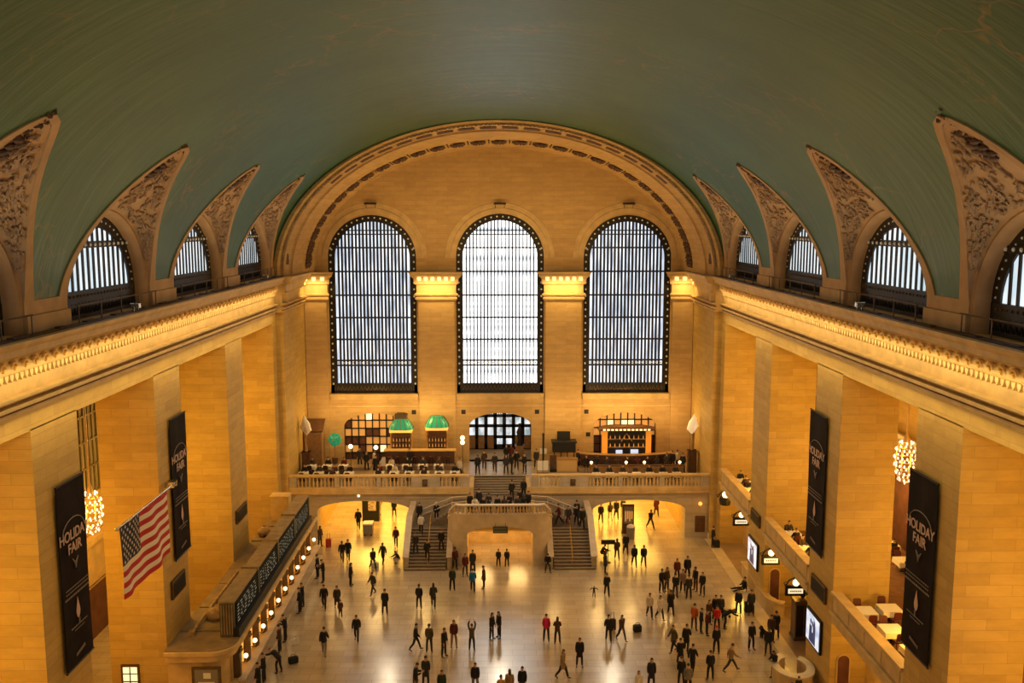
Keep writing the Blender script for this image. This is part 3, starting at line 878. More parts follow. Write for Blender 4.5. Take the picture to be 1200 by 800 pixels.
for s, nm in ((-1, 'left'), (1, 'right')):
    m = MB(); N = 13; run = 3.7/N; rh = 2.2/N
    for k in range(N):
        y0 = 68.1+run*k; ext = .35 if k < 2 else 0
        a, b = sorted((s*(4.2-ext*0), s*(7.1+ext*.8))); m.box(a, b, y0, 71.85, rh*k, rh*(k+1), 0)
        m.box(a, b, y0-.03, y0+.06, rh*(k+1)-.045, rh*(k+1)+.006, 1)
    struct(m.build('stairs_%s' % nm, ['tread', 'nosing']), '%s stair flight from the floor to the side landing' % nm)
    for xi, w in ((7.1, 'outer'), (4.1, 'inner')):
        m = MB(); xa = s*xi; xb = s*(xi+(.38 if w == 'outer' else -.34))
        pr = [(68.3, 0), (68.3, .95), (68.75, 1.12), (71.8, 3.05), (BY if w == 'outer' else 72.3, 3.15), (BY if w == 'outer' else 72.3, 0)]
        m.prism(pr, lambda y, z: (min(xa, xb), y, z), lambda y, z: (max(xa, xb), y, z))
        cp = [(68.22, .95), (68.22, 1.02), (68.75, 1.24), (71.8, 3.17), (pr[-1][0], 3.28), (pr[-1][0], 3.14), (71.8, 3.03), (68.75, 1.1)]
        m.prism(cp, lambda y, z: (min(xa, xb)-.06, y, z), lambda y, z: (max(xa, xb)+.06, y, z), 1)
        struct(m.build('wall_stair_%s_%s' % (nm, w), ['stone_grey', 'marble']))
    hr = empty('stair_handrail', (s*5.6, 68.4, 0)); tag(hr, 'thin brass handrail down the middle of the %s staircase' % nm, 'handrail', 'stair handrails')
    q = MB(); q.tube([(0, -.2, .95), (0, 3.3, 3.05), (0, 3.9, 3.1)], .035, 6); q.build('rail', 'brass', hr, smooth=True)
    for k in range(5):
        q = MB(); q.tube([(0, .1+.8*k, .12+.47*k), (0, .1+.8*k, 1.1+.51*k)], .025, 6); q.build('post', 'brass', hr)
    hr = empty('side_handrail', (s*2.5, 72.6, 3.4)); tag(hr, 'pale double handrail sloping down to the %s from the central landing' % nm, 'handrail', 'side handrails')
    for dz in (.5, .95):
        q = MB(); q.tube([(0, .3, dz+.1), (s*1.4, .3, dz), (s*4.2, .3, dz-1.15)], .05, 6); q.build('rail', 'marble', hr, smooth=True)
    for k in range(3):
        q = MB(); q.tube([(s*(1.4+1.3*k), .3, -.55*k-.15), (s*(1.4+1.3*k), .3, .95-.55*k)], .035, 6); q.build('post', 'marble', hr)

# central stair block with bowed corners and low arch
BF = 69.0
m = MB(); arched_wall(m, BF, BF+.55, -2.8, 2.8, 0, 4.1, [(0, 2.72, [(0, 2.5, .66, 2.55)])])
struct(m.build('wall_stair_block', 'marble'), 'stone stair block with a low glowing arch between the two staircases')
def bow(s):
    P = []
    for k in range(13):
        a = (pi/2)*k/12
        P.append((s*(2.8+1.32*sin(a)), BF+1.55*(1-cos(a))))
    P += [(s*4.12, BF+2.3), (s*4.12, BF+3.2)]
    return P
for s, nm in ((-1, 'left'), (1, 'right')):
    P = bow(s); m = MB()
    top = lambda i: 4.1 - max(0, (i-5))*.11
    rows = []
    for i, (x, y) in enumerate(P):
        t = top(i)
        n_ = Vector((x - s*2.4, y - (BF+1.9), 0)); n_.normalize()
        xi, yi = x - n_.x*.4, y - n_.y*.4
        rows.append([(x, y, 0), (x, y, t), (x + n_.x*.06, y + n_.y*.06, t), (x + n_.x*.06, y + n_.y*.06, t+.1), (xi, yi, t+.1), (xi, yi, 0)])
    m.grid(rows)
    struct(m.build('wall_stair_bow_%s' % nm, 'marble', smooth=True), 'bowed corner of the stair block on the %s' % nm)
e = empty('balustrade', (0, BF+.2, 4.1)); tag(e, 'curved stone balustrade crowning the stair block above the low arch', 'balustrade')
P = [(x, y+.2) for x, y in bow(-1)[:11]][::-1] + [(-2.8+5.6*k/14, BF+.2) for k in range(1, 14)] + [(x, y+.2) for x, y in bow(1)[:11]]
q = MB(); rows = []
nP = len(P)
for i, (x, y) in enumerate(P):
    dz = 0
    d = min(i, nP-1-i)
    if d < 6: dz = -(6-d)*.16
    rows.append([(x, y+.17-BF-.2, .68+dz), (x, y-.19-BF-.2, .68+dz), (x, y-.21-BF-.2, .79+dz), (x, y+.19-BF-.2, .79+dz), (x, y+.17-BF-.2, .68+dz)])
q.grid(rows); q.build('hand_rail', 'marble', e, smooth=True)
q = MB(); q.box(-2.85, 2.85, -.22, .2, -.05, .06); q.build('plinth', 'marble', e, bevel=.02)
for k in range(22): baluster_obj((-2.55+5.1*k/21, 0, .05), .63, e)
for s in (-1, 1):
    for k in range(5):
        x, y = bow(s)[1+k*2]; dz = -max(0, k-2)*.25; baluster_obj((x*.985, y-BF, .02+dz), .63, e)
m = MB(); m.box(-2.9, -2.58, BF+.55, 77, 0, 3.4); m.box(2.58, 2.9, BF+.55, 77, 0, 3.4); m.box(-2.9, 2.9, BF+.55, 77, 3.05, 3.38); m.box(-2.9, 2.9, 76.6, 77, 0, 3.3)
struct(m.build('wall_low_arch', 'stone'), 'lit passage wall inside the low central arch')
m = MB(); m.box(-2.58, 2.58, 74.2, 74.4, 0, .9); m.box(-2.58, 2.58, 74.12, 74.48, .9, 1.0)
struct(m.build('trim_540', 'stone_plain'))
sg = empty('arch_sign', (.03, BF-.05, 2.95)); tag(sg, 'dark green sign hanging in the crown of the low central arch', 'sign')
q = MB(); q.box(-.58, .58, -.1, .0, -.27, .27); q.build('panel', 'sign_green', sg, bevel=.02)
q = MB()
for r in range(2):
    for k in range(9): q.box(-.48+.107*k, -.41+.107*k, -.112, -.1, .07-.22*r, .15-.22*r)
q.build('lettering', 'banner_dim', sg)
q = MB(); q.tube([(-.4, -.05, .27), (-.4, -.05, .55)], .015, 5); q.tube([(.4, -.05, .27), (.4, -.05, .55)], .015, 5); q.build('hanger', 'black', sg)

# ================================================================= TICKET BOOTH (left)
KX = -14.75; KY0, KY1 = 47.8, 71.0; KZ = 3.45
tb = empty('ticket_booth', (0, 0, 0)); tag(tb, 'long low stone ticket booth with lit windows along the left wall', 'ticket booth')
R = 1.3
plan = [(-18.3, KY0), (KX-R, KY0)] + [(KX-R+R*sin(pi/2*k/8), KY0+R-R*cos(pi/2*k/8)) for k in range(1, 9)] + [(KX, KY1), (-18.3, KY1)]
def off(p, d):
    x, y = p
    return (x + (d if x > -18 else 0), y - (d if y < KY0+R-.01 else 0))
q = MB(); q.prism(plan, lambda x, y: (x, y, 0), lambda x, y: (x, y, 1.0)); q.prism([off(p, -.35) for p in plan], lambda x, y: (x, y, 1.0), lambda x, y: (x, y, 2.75))
q.prism(plan, lambda x, y: (x, y, 2.75), lambda x, y: (x, y, KZ-.28)); q.build('body', 'stone_plain', tb)
q = MB(); q.prism([off(p, .22) for p in plan], lambda x, y: (x, y, KZ-.28), lambda x, y: (x, y, KZ-.05)); q.prism([off(p, .12) for p in plan], lambda x, y: (x, y, KZ-.38), lambda x, y: (x, y, KZ-.28)); q.build('cornice', 'stone_plain', tb, bevel=.03)
q = MB(); q.prism([off(p, .1) for p in plan], lambda x, y: (x, y, KZ-.05), lambda x, y: (x, y, KZ-.01))
for y in (50.2, 53.5, 57.2, 61, 65.2, 68.5): q.box(-18.2, -15.8, y-.05, y+.05, KZ-.02, KZ+.06)
q.build('roof', 'roof', tb)
q = MB(); q.box(KX-.05, KX+.55, KY0+R, KY1, 0, .25); q.box(KX-.02, KX+.42, KY0+R, KY1, .98, 1.08); q.build('counter', 'marble', tb, bevel=.02)
nb = 11; y0 = 49.6; st = (KY1-.2-y0)/nb
for k in range(nb):
    ya = y0+st*k
    q = MB(); q.box(KX-.4, KX+.04, ya-.16, ya+.16, 1.0, 2.78); q.box(KX-.02, KX+.1, ya-.22, ya+.22, 2.5, 2.76); q.build('pilaster', 'bronze_mid', tb, bevel=.015)
    q = MB(); q.box(KX-.38, KX-.30, ya+.2, ya+st-.2, 1.08, 2.7)
    wn = q.build('window', 'amber', tb)
    q = MB()
    for j in range(4): q.box(KX-.3, KX-.26, ya+.2+(st-.4)*j/3-.035, ya+.2+(st-.4)*j/3+.035, 1.08, 2.7)
    q.box(KX-.3, KX-.26, ya+.2, ya+st-.2, 1.85, 1.93); q.build('grille', 'brass', wn)
    g = empty('globe_lamp', (KX+.12, ya, 2.25))
    tag(g, 'glowing globe lamp on the ticket booth front, %s from the near end' % ORD[k], 'lamp', 'globe lamps of the ticket booth')
    q = MB(); q.sphere((.22, 0, .0), .135, 10, 8); q.build('globe', 'globe', g, smooth=True)
    q = MB(); q.tube([(-.1, 0, -.35), (.1, 0, -.42), (.22, 0, -.28), (.22, 0, -.15)], .035, 6); q.build('bracket', 'brass', g)
# poster frame on the near face / curved corner
pf = empty('framed_notice', (-16.0, KY0-.06, 2.0)); tag(pf, 'framed grey notice on the near end of the ticket booth', 'notice')
q = MB(); q.box(-.85, .75, -.08, .02, -.75, .55); q.build('frame', 'bronze_mid', pf, bevel=.03)
q = MB(); q.box(-.68, .58, -.10, -.07, -.6, .4); q.build('sheet', 'grey_plastic', pf)
q = MB(); q.box(-.2, .2, -.11, -.09, -.1, .22); q.box(-.5, .4, -.11, -.09, -.4, -.3); q.build('print', 'white_card', pf)
# departures board on the booth roof
dbx0, dbx1 = -15.75, -14.92; dy0, dy1 = 49.4, 69.6; dz0, dz1 = KZ, 6.0-.55
db = empty('departures_board', (dbx1, dy0, KZ)); tag(db, 'long dark departures board standing on the ticket booth roof', 'departures board')
lx = lambda x: x-dbx1
ly = lambda y: y-dy0
q = MB(); q.box(lx(dbx0), -.04, 0, dy1-dy0, .0, dz1-KZ); q.build('case', 'board_green', db, bevel=.02)
q = MB(); q.box(lx(dbx0)-.06, .06, -.06, dy1-dy0+.06, dz1-KZ, dz1-KZ+.1)
for y in (5.0, 9.9, 15.3): q.box(lx(dbx0)-.1, .1, y-.1, y+.12, dz1-KZ+.02, dz1-KZ+.22)
q.build('top', 'board_top', db, bevel=.02)
q = MB(); q.box(-.1, .25, .0, dy1-dy0, -.0, .5); q.build('base', 'black', db)
q = MB()
for k in range(5): q.box(lx(dbx0)+.08+.15*k, lx(dbx0)+.14+.15*k, -.05, .02, .15, dz1-KZ-.1)
q.build('end_slats', 'board_top', db)
rnd = random.Random(2)
for k in range(4):
    a = .35+5.0*k; b = a+4.55
    q = MB(); q.box(-.06, .03, a, b, .55, dz1-KZ-.12); dp = q.build('display', 'board', db, bevel=.015)
    for r in range(6):
        z = .68+.185*r
        q = MB(); y = a+.25
        while y < b-.4:
            l = rnd.uniform(.1, .4); q.box(.03, .036, y, min(y+l, b-.2), z-.024, z+.024); y += l+rnd.uniform(.2, .55)
        q.build('text_row', 'board_text', dp)
    q = MB(); q.box(-.05, .07, b+.08, b+.37, .5, dz1-KZ); q.build('divider', 'board_green', db)
# clutter on the roof
for k, (x, y, s_) in enumerate(((-16.75, 52.0, .62), (-16.6, 53.4, .5), (-16.35, 54.4, .42))):
    q = MB(); q.sphere((0, 0, .3), s_, 10, 7, (1, 1, .6)); q.tube([(-.3, 0, .45), (0, .2, .7), (.3, 0, .5)], .1, 6); q.sphere((.2, -.15, .5), s_*.5, 8, 6)
    o = q.build('cloth_bundle', ['carving', 'carving', 'black'][k], smooth=True, loc=(x, y, KZ-.05)); tag(o, ['big brown wrapped bundle on the roof behind the departures board', 'smaller brown wrapped bundle next to the big one on the roof', 'dark small bundle behind the departures board, farther than two brown ones'][k], 'bundle')
q = MB(); q.box(-.7, .7, -.5, .5, 0, 1.9); q.box(-.76, .76, -.56, .56, 1.9, 2.0); o = q.build('roof_cabinet', 'stone_plain', loc=(-17.2, 70.3, KZ), bevel=.02); tag(o, 'beige box cabinet on the booth roof by the far pier', 'cabinet')
q = MB(); q.sphere((0, 0, .35), .5, 10, 7, (1, 1, .7)); q.tube([(-.3, 0, .5), (.2, .2, .6), (.4, -.1, .3)], .12, 6); o = q.build('cloth_bundle', 'carving', smooth=True, loc=(-17.6, 66.4, KZ-.05)); tag(o, 'pale bundle on the booth roof near the beige cabinet', 'bundle')
q = MB(); q.tube([(0, 0, .2), (0, 4.6, .2), (.0, 9, .2)], .09, 6); q.box(-.15, .15, -.15, .15, -.05, .3); q.box(-.1, .1, 4.4, 4.6, -.05, .3); q.box(-.1, .1, 8.9, 9.1, -.05, .3); o = q.build('roof_pipe', 'carving', loc=(-17.4, 49.6, KZ)); tag(o, 'brown pipe lying along the booth roof near the pier', 'pipe')

# small lit window and grille on the left
w = empty('window_40', (-W-.02, 46.4, 0))
m = MB(); m.box(-18.26, -18.2, 47.3, 48.1, 1.2, 3.2)
w2 = empty("window_41", (-20.35, BC[2]+HO-.02, 1.6)); struct(w2, 'small lit window low in the reveal of the second left pier')
q = MB(); q.box(-.5, .5, -.05, .02, -1.0, .9); q.build('frame', 'bronze_mid', w2); q = MB(); q.box(-.38, .38, -.07, -.04, -.85, .75); q.build('pane', 'warm_white', w2)
q = MB(); q.box(-.03, .03, -.09, -.06, -.85, .75); q.box(-.38, .38, -.09, -.06, -.1, -.04); q.box(-.38, .38, -.09, -.06, .35, .4); q.build('glazing_bar', 'bronze', w2)
bpy.data.objects.remove(w)
gw = empty('window_42', (-26.4, 55.6, 9.3)); struct(gw, 'tall grey grille window in the left aisle wall')
q = MB(); q.box(0, .05, -3.2, 4.2, 0, 9); q.build('pane', 'grey_plastic', gw)
q = MB()
for k in range(13): q.box(.05, .15, -3.2+.6*k, -3.02+.6*k, 0, 9)
for k in range(6): q.box(.05, .16, -3.2, 4.2, 1.7*k, 1.7*k+.12)
q.build('glazing_bar', 'bronze_mid', gw)
m = MB(); m.box(-26.4, -25.9, 49, 62, 6.2, 6.6); m.box(-26.4, -26.1, 49, 62, 3.6, 6.2); m.box(-26.45, -26.2, 50, 60, 0, 3.4)
struct(m.build('trim_560', 'stone_plain'))
m = MB(); m.box(-26.3, -26.15, 51, 59, 0, 3.3); struct(m.build('door_5', 'interior'), 'dark doorway in the left aisle wall')

# ================================================================= RIGHT SIDE: restaurant level and lower passages
m = MB(); m.box(W+.1, 27, 5, YS, MZ-.3, MZ); struct(m.build('floor_restaurant', 'carpet'), 'restaurant floor inside the tall right openings')
for k, c in enumerate(BC):
    m = MB()
    m.box(W-.05, W+.35, c-HO, c+HO, 4.7, 5.2); m.box(W-.18, W+.35, c-HO, c+HO, 5.2, 5.38)
    m.box(W+.02, W+.3, c-HO, c+HO, 5.38, 6.3); m.box(W-.14, W+.44, c-HO, c+HO, 6.3, 6.48)
    for j in range(4):
        y = c-HO+.35+2.07*j; m.box(W-.02, W+.05, y, y+1.7, 5.5, 6.2)
    struct(m.build('wall_parapet', 'stone_plain', bevel=.02), 'solid stone parapet of the restaurant level')
    m = MB(); m.box(20.3, 20.6, c-HO, c+HO, 0, MZ-.3); struct(m.build('wall_right_recess', 'stone_plain'))
    m = MB(); m.box(20.24, 20.34, c-.2, c+1.3, 0, 2.9); m.box(20.2, 20.34, c-.32, c-.2, 0, 3.05); m.box(20.2, 20.34, c+1.3, c+1.42, 0, 3.05)
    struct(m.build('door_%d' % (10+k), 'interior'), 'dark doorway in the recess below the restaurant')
for k, c in enumerate(BC[1:4]):
    d = empty('door_%d' % (20+k), (19.05, c+HO-.02, 0)); struct(d, 'narrow dark round headed doorway in the pier side below the restaurant')
    pr = [(-.32, .5), (.32, .5)] + [(.32*cos(pi*i/8), 2.45+.3*sin(pi*i/8)) for i in range(9)]
    m = MB(); m.prism(pr, lambda x, z: (x, -.05, z), lambda x, z: (x, .01, z)); m.build('leaf', 'interior', d)
    m = MB(); m.tube([(-.36, -.03, .4), (-.36, -.03, 2.45)] + [(-.36*cos(pi*i/8), -.03, 2.45+.34*sin(pi*i/8)) for i in range(1, 8)] + [(.36, -.03, 2.45), (.36, -.03, .4)], .05, 6); m.build('frame', 'stone_plain', d)
# restaurant back wall, seen through the second opening
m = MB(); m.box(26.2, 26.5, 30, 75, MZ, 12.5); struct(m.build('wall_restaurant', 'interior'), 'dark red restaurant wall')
m = MB(); m.box(26.0, 26.3, 30, 75, 12.5, 12.9); 
for k in range(60): m.box(25.85, 26.1, 45+k*.4, 45.2+k*.4, 12.2, 12.5)
struct(m.build('trim_570', 'marble'), 'pale moulding above the restaurant wall')
# ---- screens, vents
def wall_panel(sx, y0, y1, z0, z1, name, label, cat, group, lit):
    e = empty(name, (sx*(W-.02), (y0+y1)/2, (z0+z1)/2)); tag(e, label, cat, group)
    hy, hz = (y1-y0)/2, (z1-z0)/2
    q = MB(); a, b = sorted((0, -sx*.14))
    q.box(a, b, -hy, hy, -hz, hz); q.build('frame', 'bronze' if lit else 'bronze_mid', e, bevel=.02)
    a, b = sorted((-sx*.13, -sx*.155))
    q = MB(); q.box(a, b, -hy+.13, hy-.13, -hz+.13, hz-.13); q.build('screen' if lit else 'grille', 'screen' if lit else 'grille', e)
    if lit:
        q = MB(); X = -sx*.16
        for (yy, w_, h_) in ((-.3, .22, .75), (.28, .25, .62), (0, .18, .4)):
            q.sphere((X, yy, hz*.25+h_*.3), .13, 8, 6, (.08, 1, 1.2)); q.prism([(yy-w_, -hz+.2), (yy+w_, -hz+.2), (yy+w_*.8, -hz+.2+h_*1.6), (yy-w_*.8, -hz+.2+h_*1.6)], lambda p, z: (X, p, z), lambda p, z: (X-sx*.006, p, z))
        q.build('picture', 'screen_dark', e)
    else:
        q = MB()
        for k in range(6): 
            z = -hz+.2+(2*hz-.4)*k/5; a, b = sorted((-sx*.15, -sx*.18)); q.box(a, b, -hy+.13, hy-.13, z-.02, z+.02)
        q.build('louvre', 'bronze', e)
wall_panel(-1, 49.1, 51.15, 5.75, 6.8, 'wall_vent', 'dark louvred vent under the farther left banner', 'vent', 'wall vents', False)
wall_panel(-1, 61.75, 64.2, 5.85, 6.8, 'wall_vent', 'dark louvred vent on the far left pier above the booth roof', 'vent', 'wall vents', False)
wall_panel(1, 62.1, 64.25, 5.25, 6.15, 'wall_vent', 'dark louvred vent on the far right pier above a lit screen', 'vent', 'wall vents', False)
wall_panel(1, 49.0, 51.3, 5.3, 6.3, 'wall_vent', 'dark louvred vent under the farther right banner', 'vent', 'wall vents', False)
wall_panel(1, 62.25, 64.7, 2.05, 4.0, 'poster_screen', 'lit blue white poster screen on the farther right pier', 'screen', 'poster screens', True)
wall_panel(1, 49.4, 51.8, 2.1, 4.1, 'poster_screen', 'lit blue white poster screen on the nearer right pier', 'screen', 'poster screens', True)

# ---- hanging track signs
def track_sign(x, y, z, label, text):
    e = empty('hanging_sign', (x, y, z)); tag(e, label, 'sign', 'hanging lamp signs on the right')
    q = MB()
    if text:
        q.box(-.62, .62, -.1, .1, -.55, .1)
        q.build('panel', 'bronze', e, bevel=.03)
        q = MB(); q.box(-.46, .46, -.125, -.1, -.38, -.08); q.build('light_box', 'sign_white', e)
        q = MB()
        for k in range(6): q.box(-.34+.12*k, -.26+.12*k, -.135, -.12, -.28, -.18)
        q.build('lettering', 'bronze_mid', e)
    else:
        q.lathe([(.42, -.55), (.5, -.2), (.45, .1)], n=8); q.build('panel', 'bronze', e)
    q = MB(); q.sphere((0, -.1, .3), .2 if text else .28, 10, 8); q.build('lamp', 'globe', e, smooth=True)
    q = MB(); q.tube([(-.6, 0, .1), (-.4, 0, .42), (0, 0, .62), (.4, 0, .42), (.6, 0, .1)], .05, 6); q.tube([(0, 0, .6), (0, 0, .9)], .03, 6)
    for s in (-1, 1): q.tube([(s*.6, 0, .05), (s*.72, 0, .25), (s*.55, 0, .35)], .03, 6)
    q.build('bracket', 'bronze', e, smooth=True)
track_sign(18.35, 72.4, 4.35, 'hanging lantern at the far end of the right wall, no text box', False)
track_sign(18.3, 67.3, 4.3, 'hanging lamp sign with lit text, under the farthest parapet, beside the farther screen', True)
track_sign(18.3, 59.6, 4.15, 'hanging lamp sign with lit text, third along the right wall from the far end', True)
track_sign(18.3, 54.4, 4.15, 'hanging lamp sign with lit text, nearest one above the nearer screen', True)

# ---- ramp wall, cabinet, information desk
m = MB()
path = [(18.55, 67.0), (18.5, 64.0), (18.4, 61.5), (18.45, 60.3), (18.75, 59.6), (19.3, 59.3)]
rows = []
for i, (x, y) in enumerate(path):
    a = path[max(0, i-1)]; b = path[min(len(path)-1, i+1)]
    tv = Vector((b[0]-a[0], b[1]-a[1])).normalized(); nv = Vector((tv.y, -tv.x))
    rows.append([(x-nv.x*.16, y-nv.y*.16, 0), (x-nv.x*.16, y-nv.y*.16, .9), (x-nv.x*.24, y-nv.y*.24, .9), (x-nv.x*.24, y-nv.y*.24, 1.05), (x+nv.x*.24, y+nv.y*.24, 1.05), (x+nv.x*.24, y+nv.y*.24, .9), (x+nv.x*.16, y+nv.y*.16, .9), (x+nv.x*.16, y+nv.y*.16, 0)])
m.grid(rows); m.f.append(tuple(len(m.v)-8+i for i in range(8))); m.mi.append(0); m.f.append(tuple(range(8))); m.mi.append(0)
struct(m.build('wall_ramp', 'stone_plain'), 'low curved stone ramp wall beside the right pier')
e = empty('tall_cabinet', (19.4, 56.2, 0)); tag(e, 'tall dark bronze cabinet topped with foliage in the right recess', 'cabinet')
q = MB(); q.box(-.55, .55, -.45, .45, 0, 2.5); q.box(-.62, .62, -.52, .52, 2.5, 2.65); q.box(-.62, .62, -.52, .52, 0, .2); q.build('case', 'bronze_mid', e, bevel=.02)
for s in (-.27, .27):
    q = MB(); q.box(s-.22, s+.22, -.48, -.45, .3, 2.35); q.build('door', 'bronze', e)
q = MB(); rnd = random.Random(4)
for k in range(40):
    a = rnd.uniform(0, 2*pi); r = rnd.uniform(.1, .5); q.tube([(0, 0, 2.65), (r*.5*cos(a), r*.5*sin(a), 2.9+rnd.random()*.2), (r*cos(a), r*sin(a), 2.85+rnd.random()*.4)], [.02, .07, .01], 5)
q.build('foliage', 'leaf', e)
e = empty('information_desk', (16.95, 50.3, 0)); tag(e, 'round stone information desk at the lower right edge', 'desk')
ring = lambda r, x: None
q = MB(); N = 24
def arc_pts(r): return [(r*cos(a), r*sin(a)) for a in [pi*.55+ (2*pi*.86)*k/N for k in range(N+1)]]
O, I = arc_pts(1.15), arc_pts(.75)
q.grid([[(o[0]*.96, o[1]*.96*1.3, 0), (o[0]*.96, o[1]*.96*1.3, 1.0), (i_[0]*1.05, i_[1]*1.05*1.3, 1.0), (i_[0]*1.05, i_[1]*1.05*1.3, 0)] for o, i_ in zip(O, I)]); q.build('body', 'stone_plain', e, smooth=True)
q = MB(); q.grid([[(o[0]*1.05, o[1]*1.05*1.3, 1.0), (o[0]*1.05, o[1]*1.05*1.3, 1.1), (i_[0], i_[1]*1.3, 1.1), (i_[0], i_[1]*1.3, 1.0), (o[0]*1.05, o[1]*1.05*1.3, 1.0)] for o, i_ in zip(O, I)]); q.build('counter', 'marble', e)
q = MB(); q.lathe([(.72, .0), (.72, .05)], n=20); q.build('mat', 'interior', e)

# ================================================================= BANNERS, FLAG, CHANDELIERS
def text_mesh(body, size, name, mat, parent, loc, rot, extrude=.006, spacing=1.0):
    cu = bpy.data.curves.new(name, 'FONT'); cu.body = body; cu.size = size; cu.align_x = 'CENTER'; cu.align_y = 'CENTER'; cu.extrude = extrude; cu.space_character = spacing; cu.offset = size*.018
    t = bpy.data.objects.new(name, cu); COL.objects.link(t)
    me = bpy.data.meshes.new_from_object(t.evaluated_get(bpy.context.evaluated_depsgraph_get()))
    bpy.data.objects.remove(t)
    o = bpy.data.objects.new(name, me); me.materials.clear(); me.materials.append(M[mat]); COL.objects.link(o)
    o.parent = parent; o.location = loc; o.rotation_euler = rot
    return o
def banner(sx, y0, y1, label):
    z1, z0 = 15.78, 7.75
    e = empty('banner', (sx*(W-.04), (y0+y1)/2, z0)); tag(e, label, 'banner', 'hanging fair banners')
    hy = (y1-y0)/2; H = z1-z0
    q = MB(); rows = []
    for i in range(9):
        y = -hy+2*hy*i/8; rows.append([(-sx*(.10+.02*sin(i*1.1+j*.6)), y, H*j/10) for j in range(11)] )
    q.grid(rows); rows2 = [[(p[0]+sx*.025, p[1], p[2]) for p in r] for r in rows]; q.grid(rows2); q.build('cloth', 'banner', e, smooth=True)
    for zz in (0, H):
        q = MB(); q.tube([(-sx*.1, -hy-.03, zz), (-sx*.1, hy+.03, zz)], .045, 6); q.build('rod', 'bronze', e)
    rz = radians(90) if sx < 0 else radians(-90)
    X = -sx*.155
    rot = (radians(90), 0, rz)
    text_mesh('HOLIDAY', .62, 'lettering', 'banner_ink', e, (X, 0, H*.712), rot, .006, .98)
    text_mesh('FAIR', .62, 'lettering', 'banner_ink', e, (X, 0, H*.641), rot)
    q = MB(); q.tube([(X, hy*.8*cos(a), H*.712+.1+.62*sin(a)) for a in [pi*k/12 for k in range(13)]], .022, 5); q.build('arc_line', 'banner_dim', e)
    q = MB()                                             # small shield
    for k in range(4): q.tube([(X, -.24+.06*k, H*.58-.08*k), (X, 0, H*.58-.2-.08*k), (X, .24-.06*k, H*.58-.08*k)], .025, 5)
    q.build('emblem', 'banner_dim', e)
    q = MB(); rnd = random.Random(int(y0))               # small print, too small to read
    for r, (z, w_, h_) in enumerate(((.435, .82, .05), (.415, .82, .05), (.39, .9, .085), (.215, .6, .06), (.195, .35, .05))):
        y = -hy*w_
        while y < hy*w_:
            l = rnd.uniform(.06, .16); q.box(X-.004, X+.004, y, min(y+l, hy*w_), H*z-h_/2, H*z+h_/2); y += l+.05
    q.build('small_print', 'banner_dim', e)
    q = MB(); q.lathe([(.02, 0), (.14, .12), (.19, .32), (.13, .55), (.05, .78), (.01, .95)], (0, 0, 0), 8)
    o = q.build('leaf_mark', 'banner_ink', e, smooth=True, loc=(X+sx*.02, 0, H*.245)); o.scale = (.08, 1, 1)
    q = MB(); q.tube([(X, 0, H*.215), (X, .03, H*.25)], .03, 5)
    for k in range(7): q.box(X-.004, X+.004, -.42+.12*k, -.34+.12*k, H*.052+.02*k, H*.052+.14+.02*k)
    q.build('wordmark', 'banner_dim', e)
banner(-1, 36.72, 39.2, 'dark banner reading HOLIDAY FAIR on the nearer left pier beside the chandelier')
banner(-1, 49.82, 52.28, 'dark banner reading HOLIDAY FAIR on the farther left pier behind the flag')
banner(1, 36.78, 39.4, 'dark banner reading HOLIDAY FAIR on the nearer right pier beside the chandelier')
banner(1, 49.8, 52.5, 'dark banner reading HOLIDAY FAIR on the farther right pier')

FX = -17.9
fl = empty('flag', (FX, 42.0, 12.3)); tag(fl, 'striped red and white flag with starry blue canton hanging before the left pier', 'flag')
FL, FH = 6.4, 3.5
wave = lambda y, z: .10*sin(y*1.7+.6)*(.3+.7*(1-z/FH)) + .05*sin(y*3.1+z)
sag = lambda y, z: -.10*sin(pi*y/FL)*(1-z/FH)
def cloth(name, mat, y0, y1, zlo, zhi, par, off=0):
    q = MB(); ny = max(2, int((y1-y0)/.22))
    for o_ in (off, -off-.012):
        q.grid([[(wave(y, z)+o_, y, z - FH + sag(y, z)) for z in (zlo, (zlo+zhi)/2, zhi)] for y in [y0+(y1-y0)*i/ny for i in range(ny+1)]])
    return q.build(name, mat, par, smooth=True)
cy = FL*.40; sh = FH/13
for k in range(13):
    zl = FH - sh*(k+1); y0 = cy if k < 7 else 0
    cloth('stripe', 'flag_red' if k % 2 == 0 else 'flag_white', y0, FL, zl, zl+sh, fl)
cn = cloth('canton', 'flag_blue', 0, cy, FH-7*sh, FH, fl)
q = MB()
for r in range(9):
    for c in range(6 if r % 2 == 0 else 5):
        y = cy*((c+.5)/6 if r % 2 == 0 else (c+1)/6); z = FH - 7*sh*(r+.7)/9.4
        for o_ in (.02,):
            pts = []
            for k in range(10):
                a = pi/2+2*pi*k/10; rr = .105 if k % 2 == 0 else .042
                pts.append((y+rr*cos(a), z+rr*sin(a)))
            q.prism(pts, lambda a, b: (wave(a, b)+.012, a, b-FH), lambda a, b: (wave(a, b)+.02, a, b-FH))
q.build('stars', 'flag_white', cn)
q = MB(); q.tube([(0, -.25, .06), (0, 7.6, .06)], .05, 8); q.sphere((0, -.3, .06), .1, 8, 6); q.build('pole', 'chrome', fl, smooth=True)
q = MB(); q.box(-.4, .08, 7.0, 7.16, -.1, .2); q.box(-.4, .08, 7.45, 7.6, -.1, .2); q.build('bracket', 'chrome', fl)

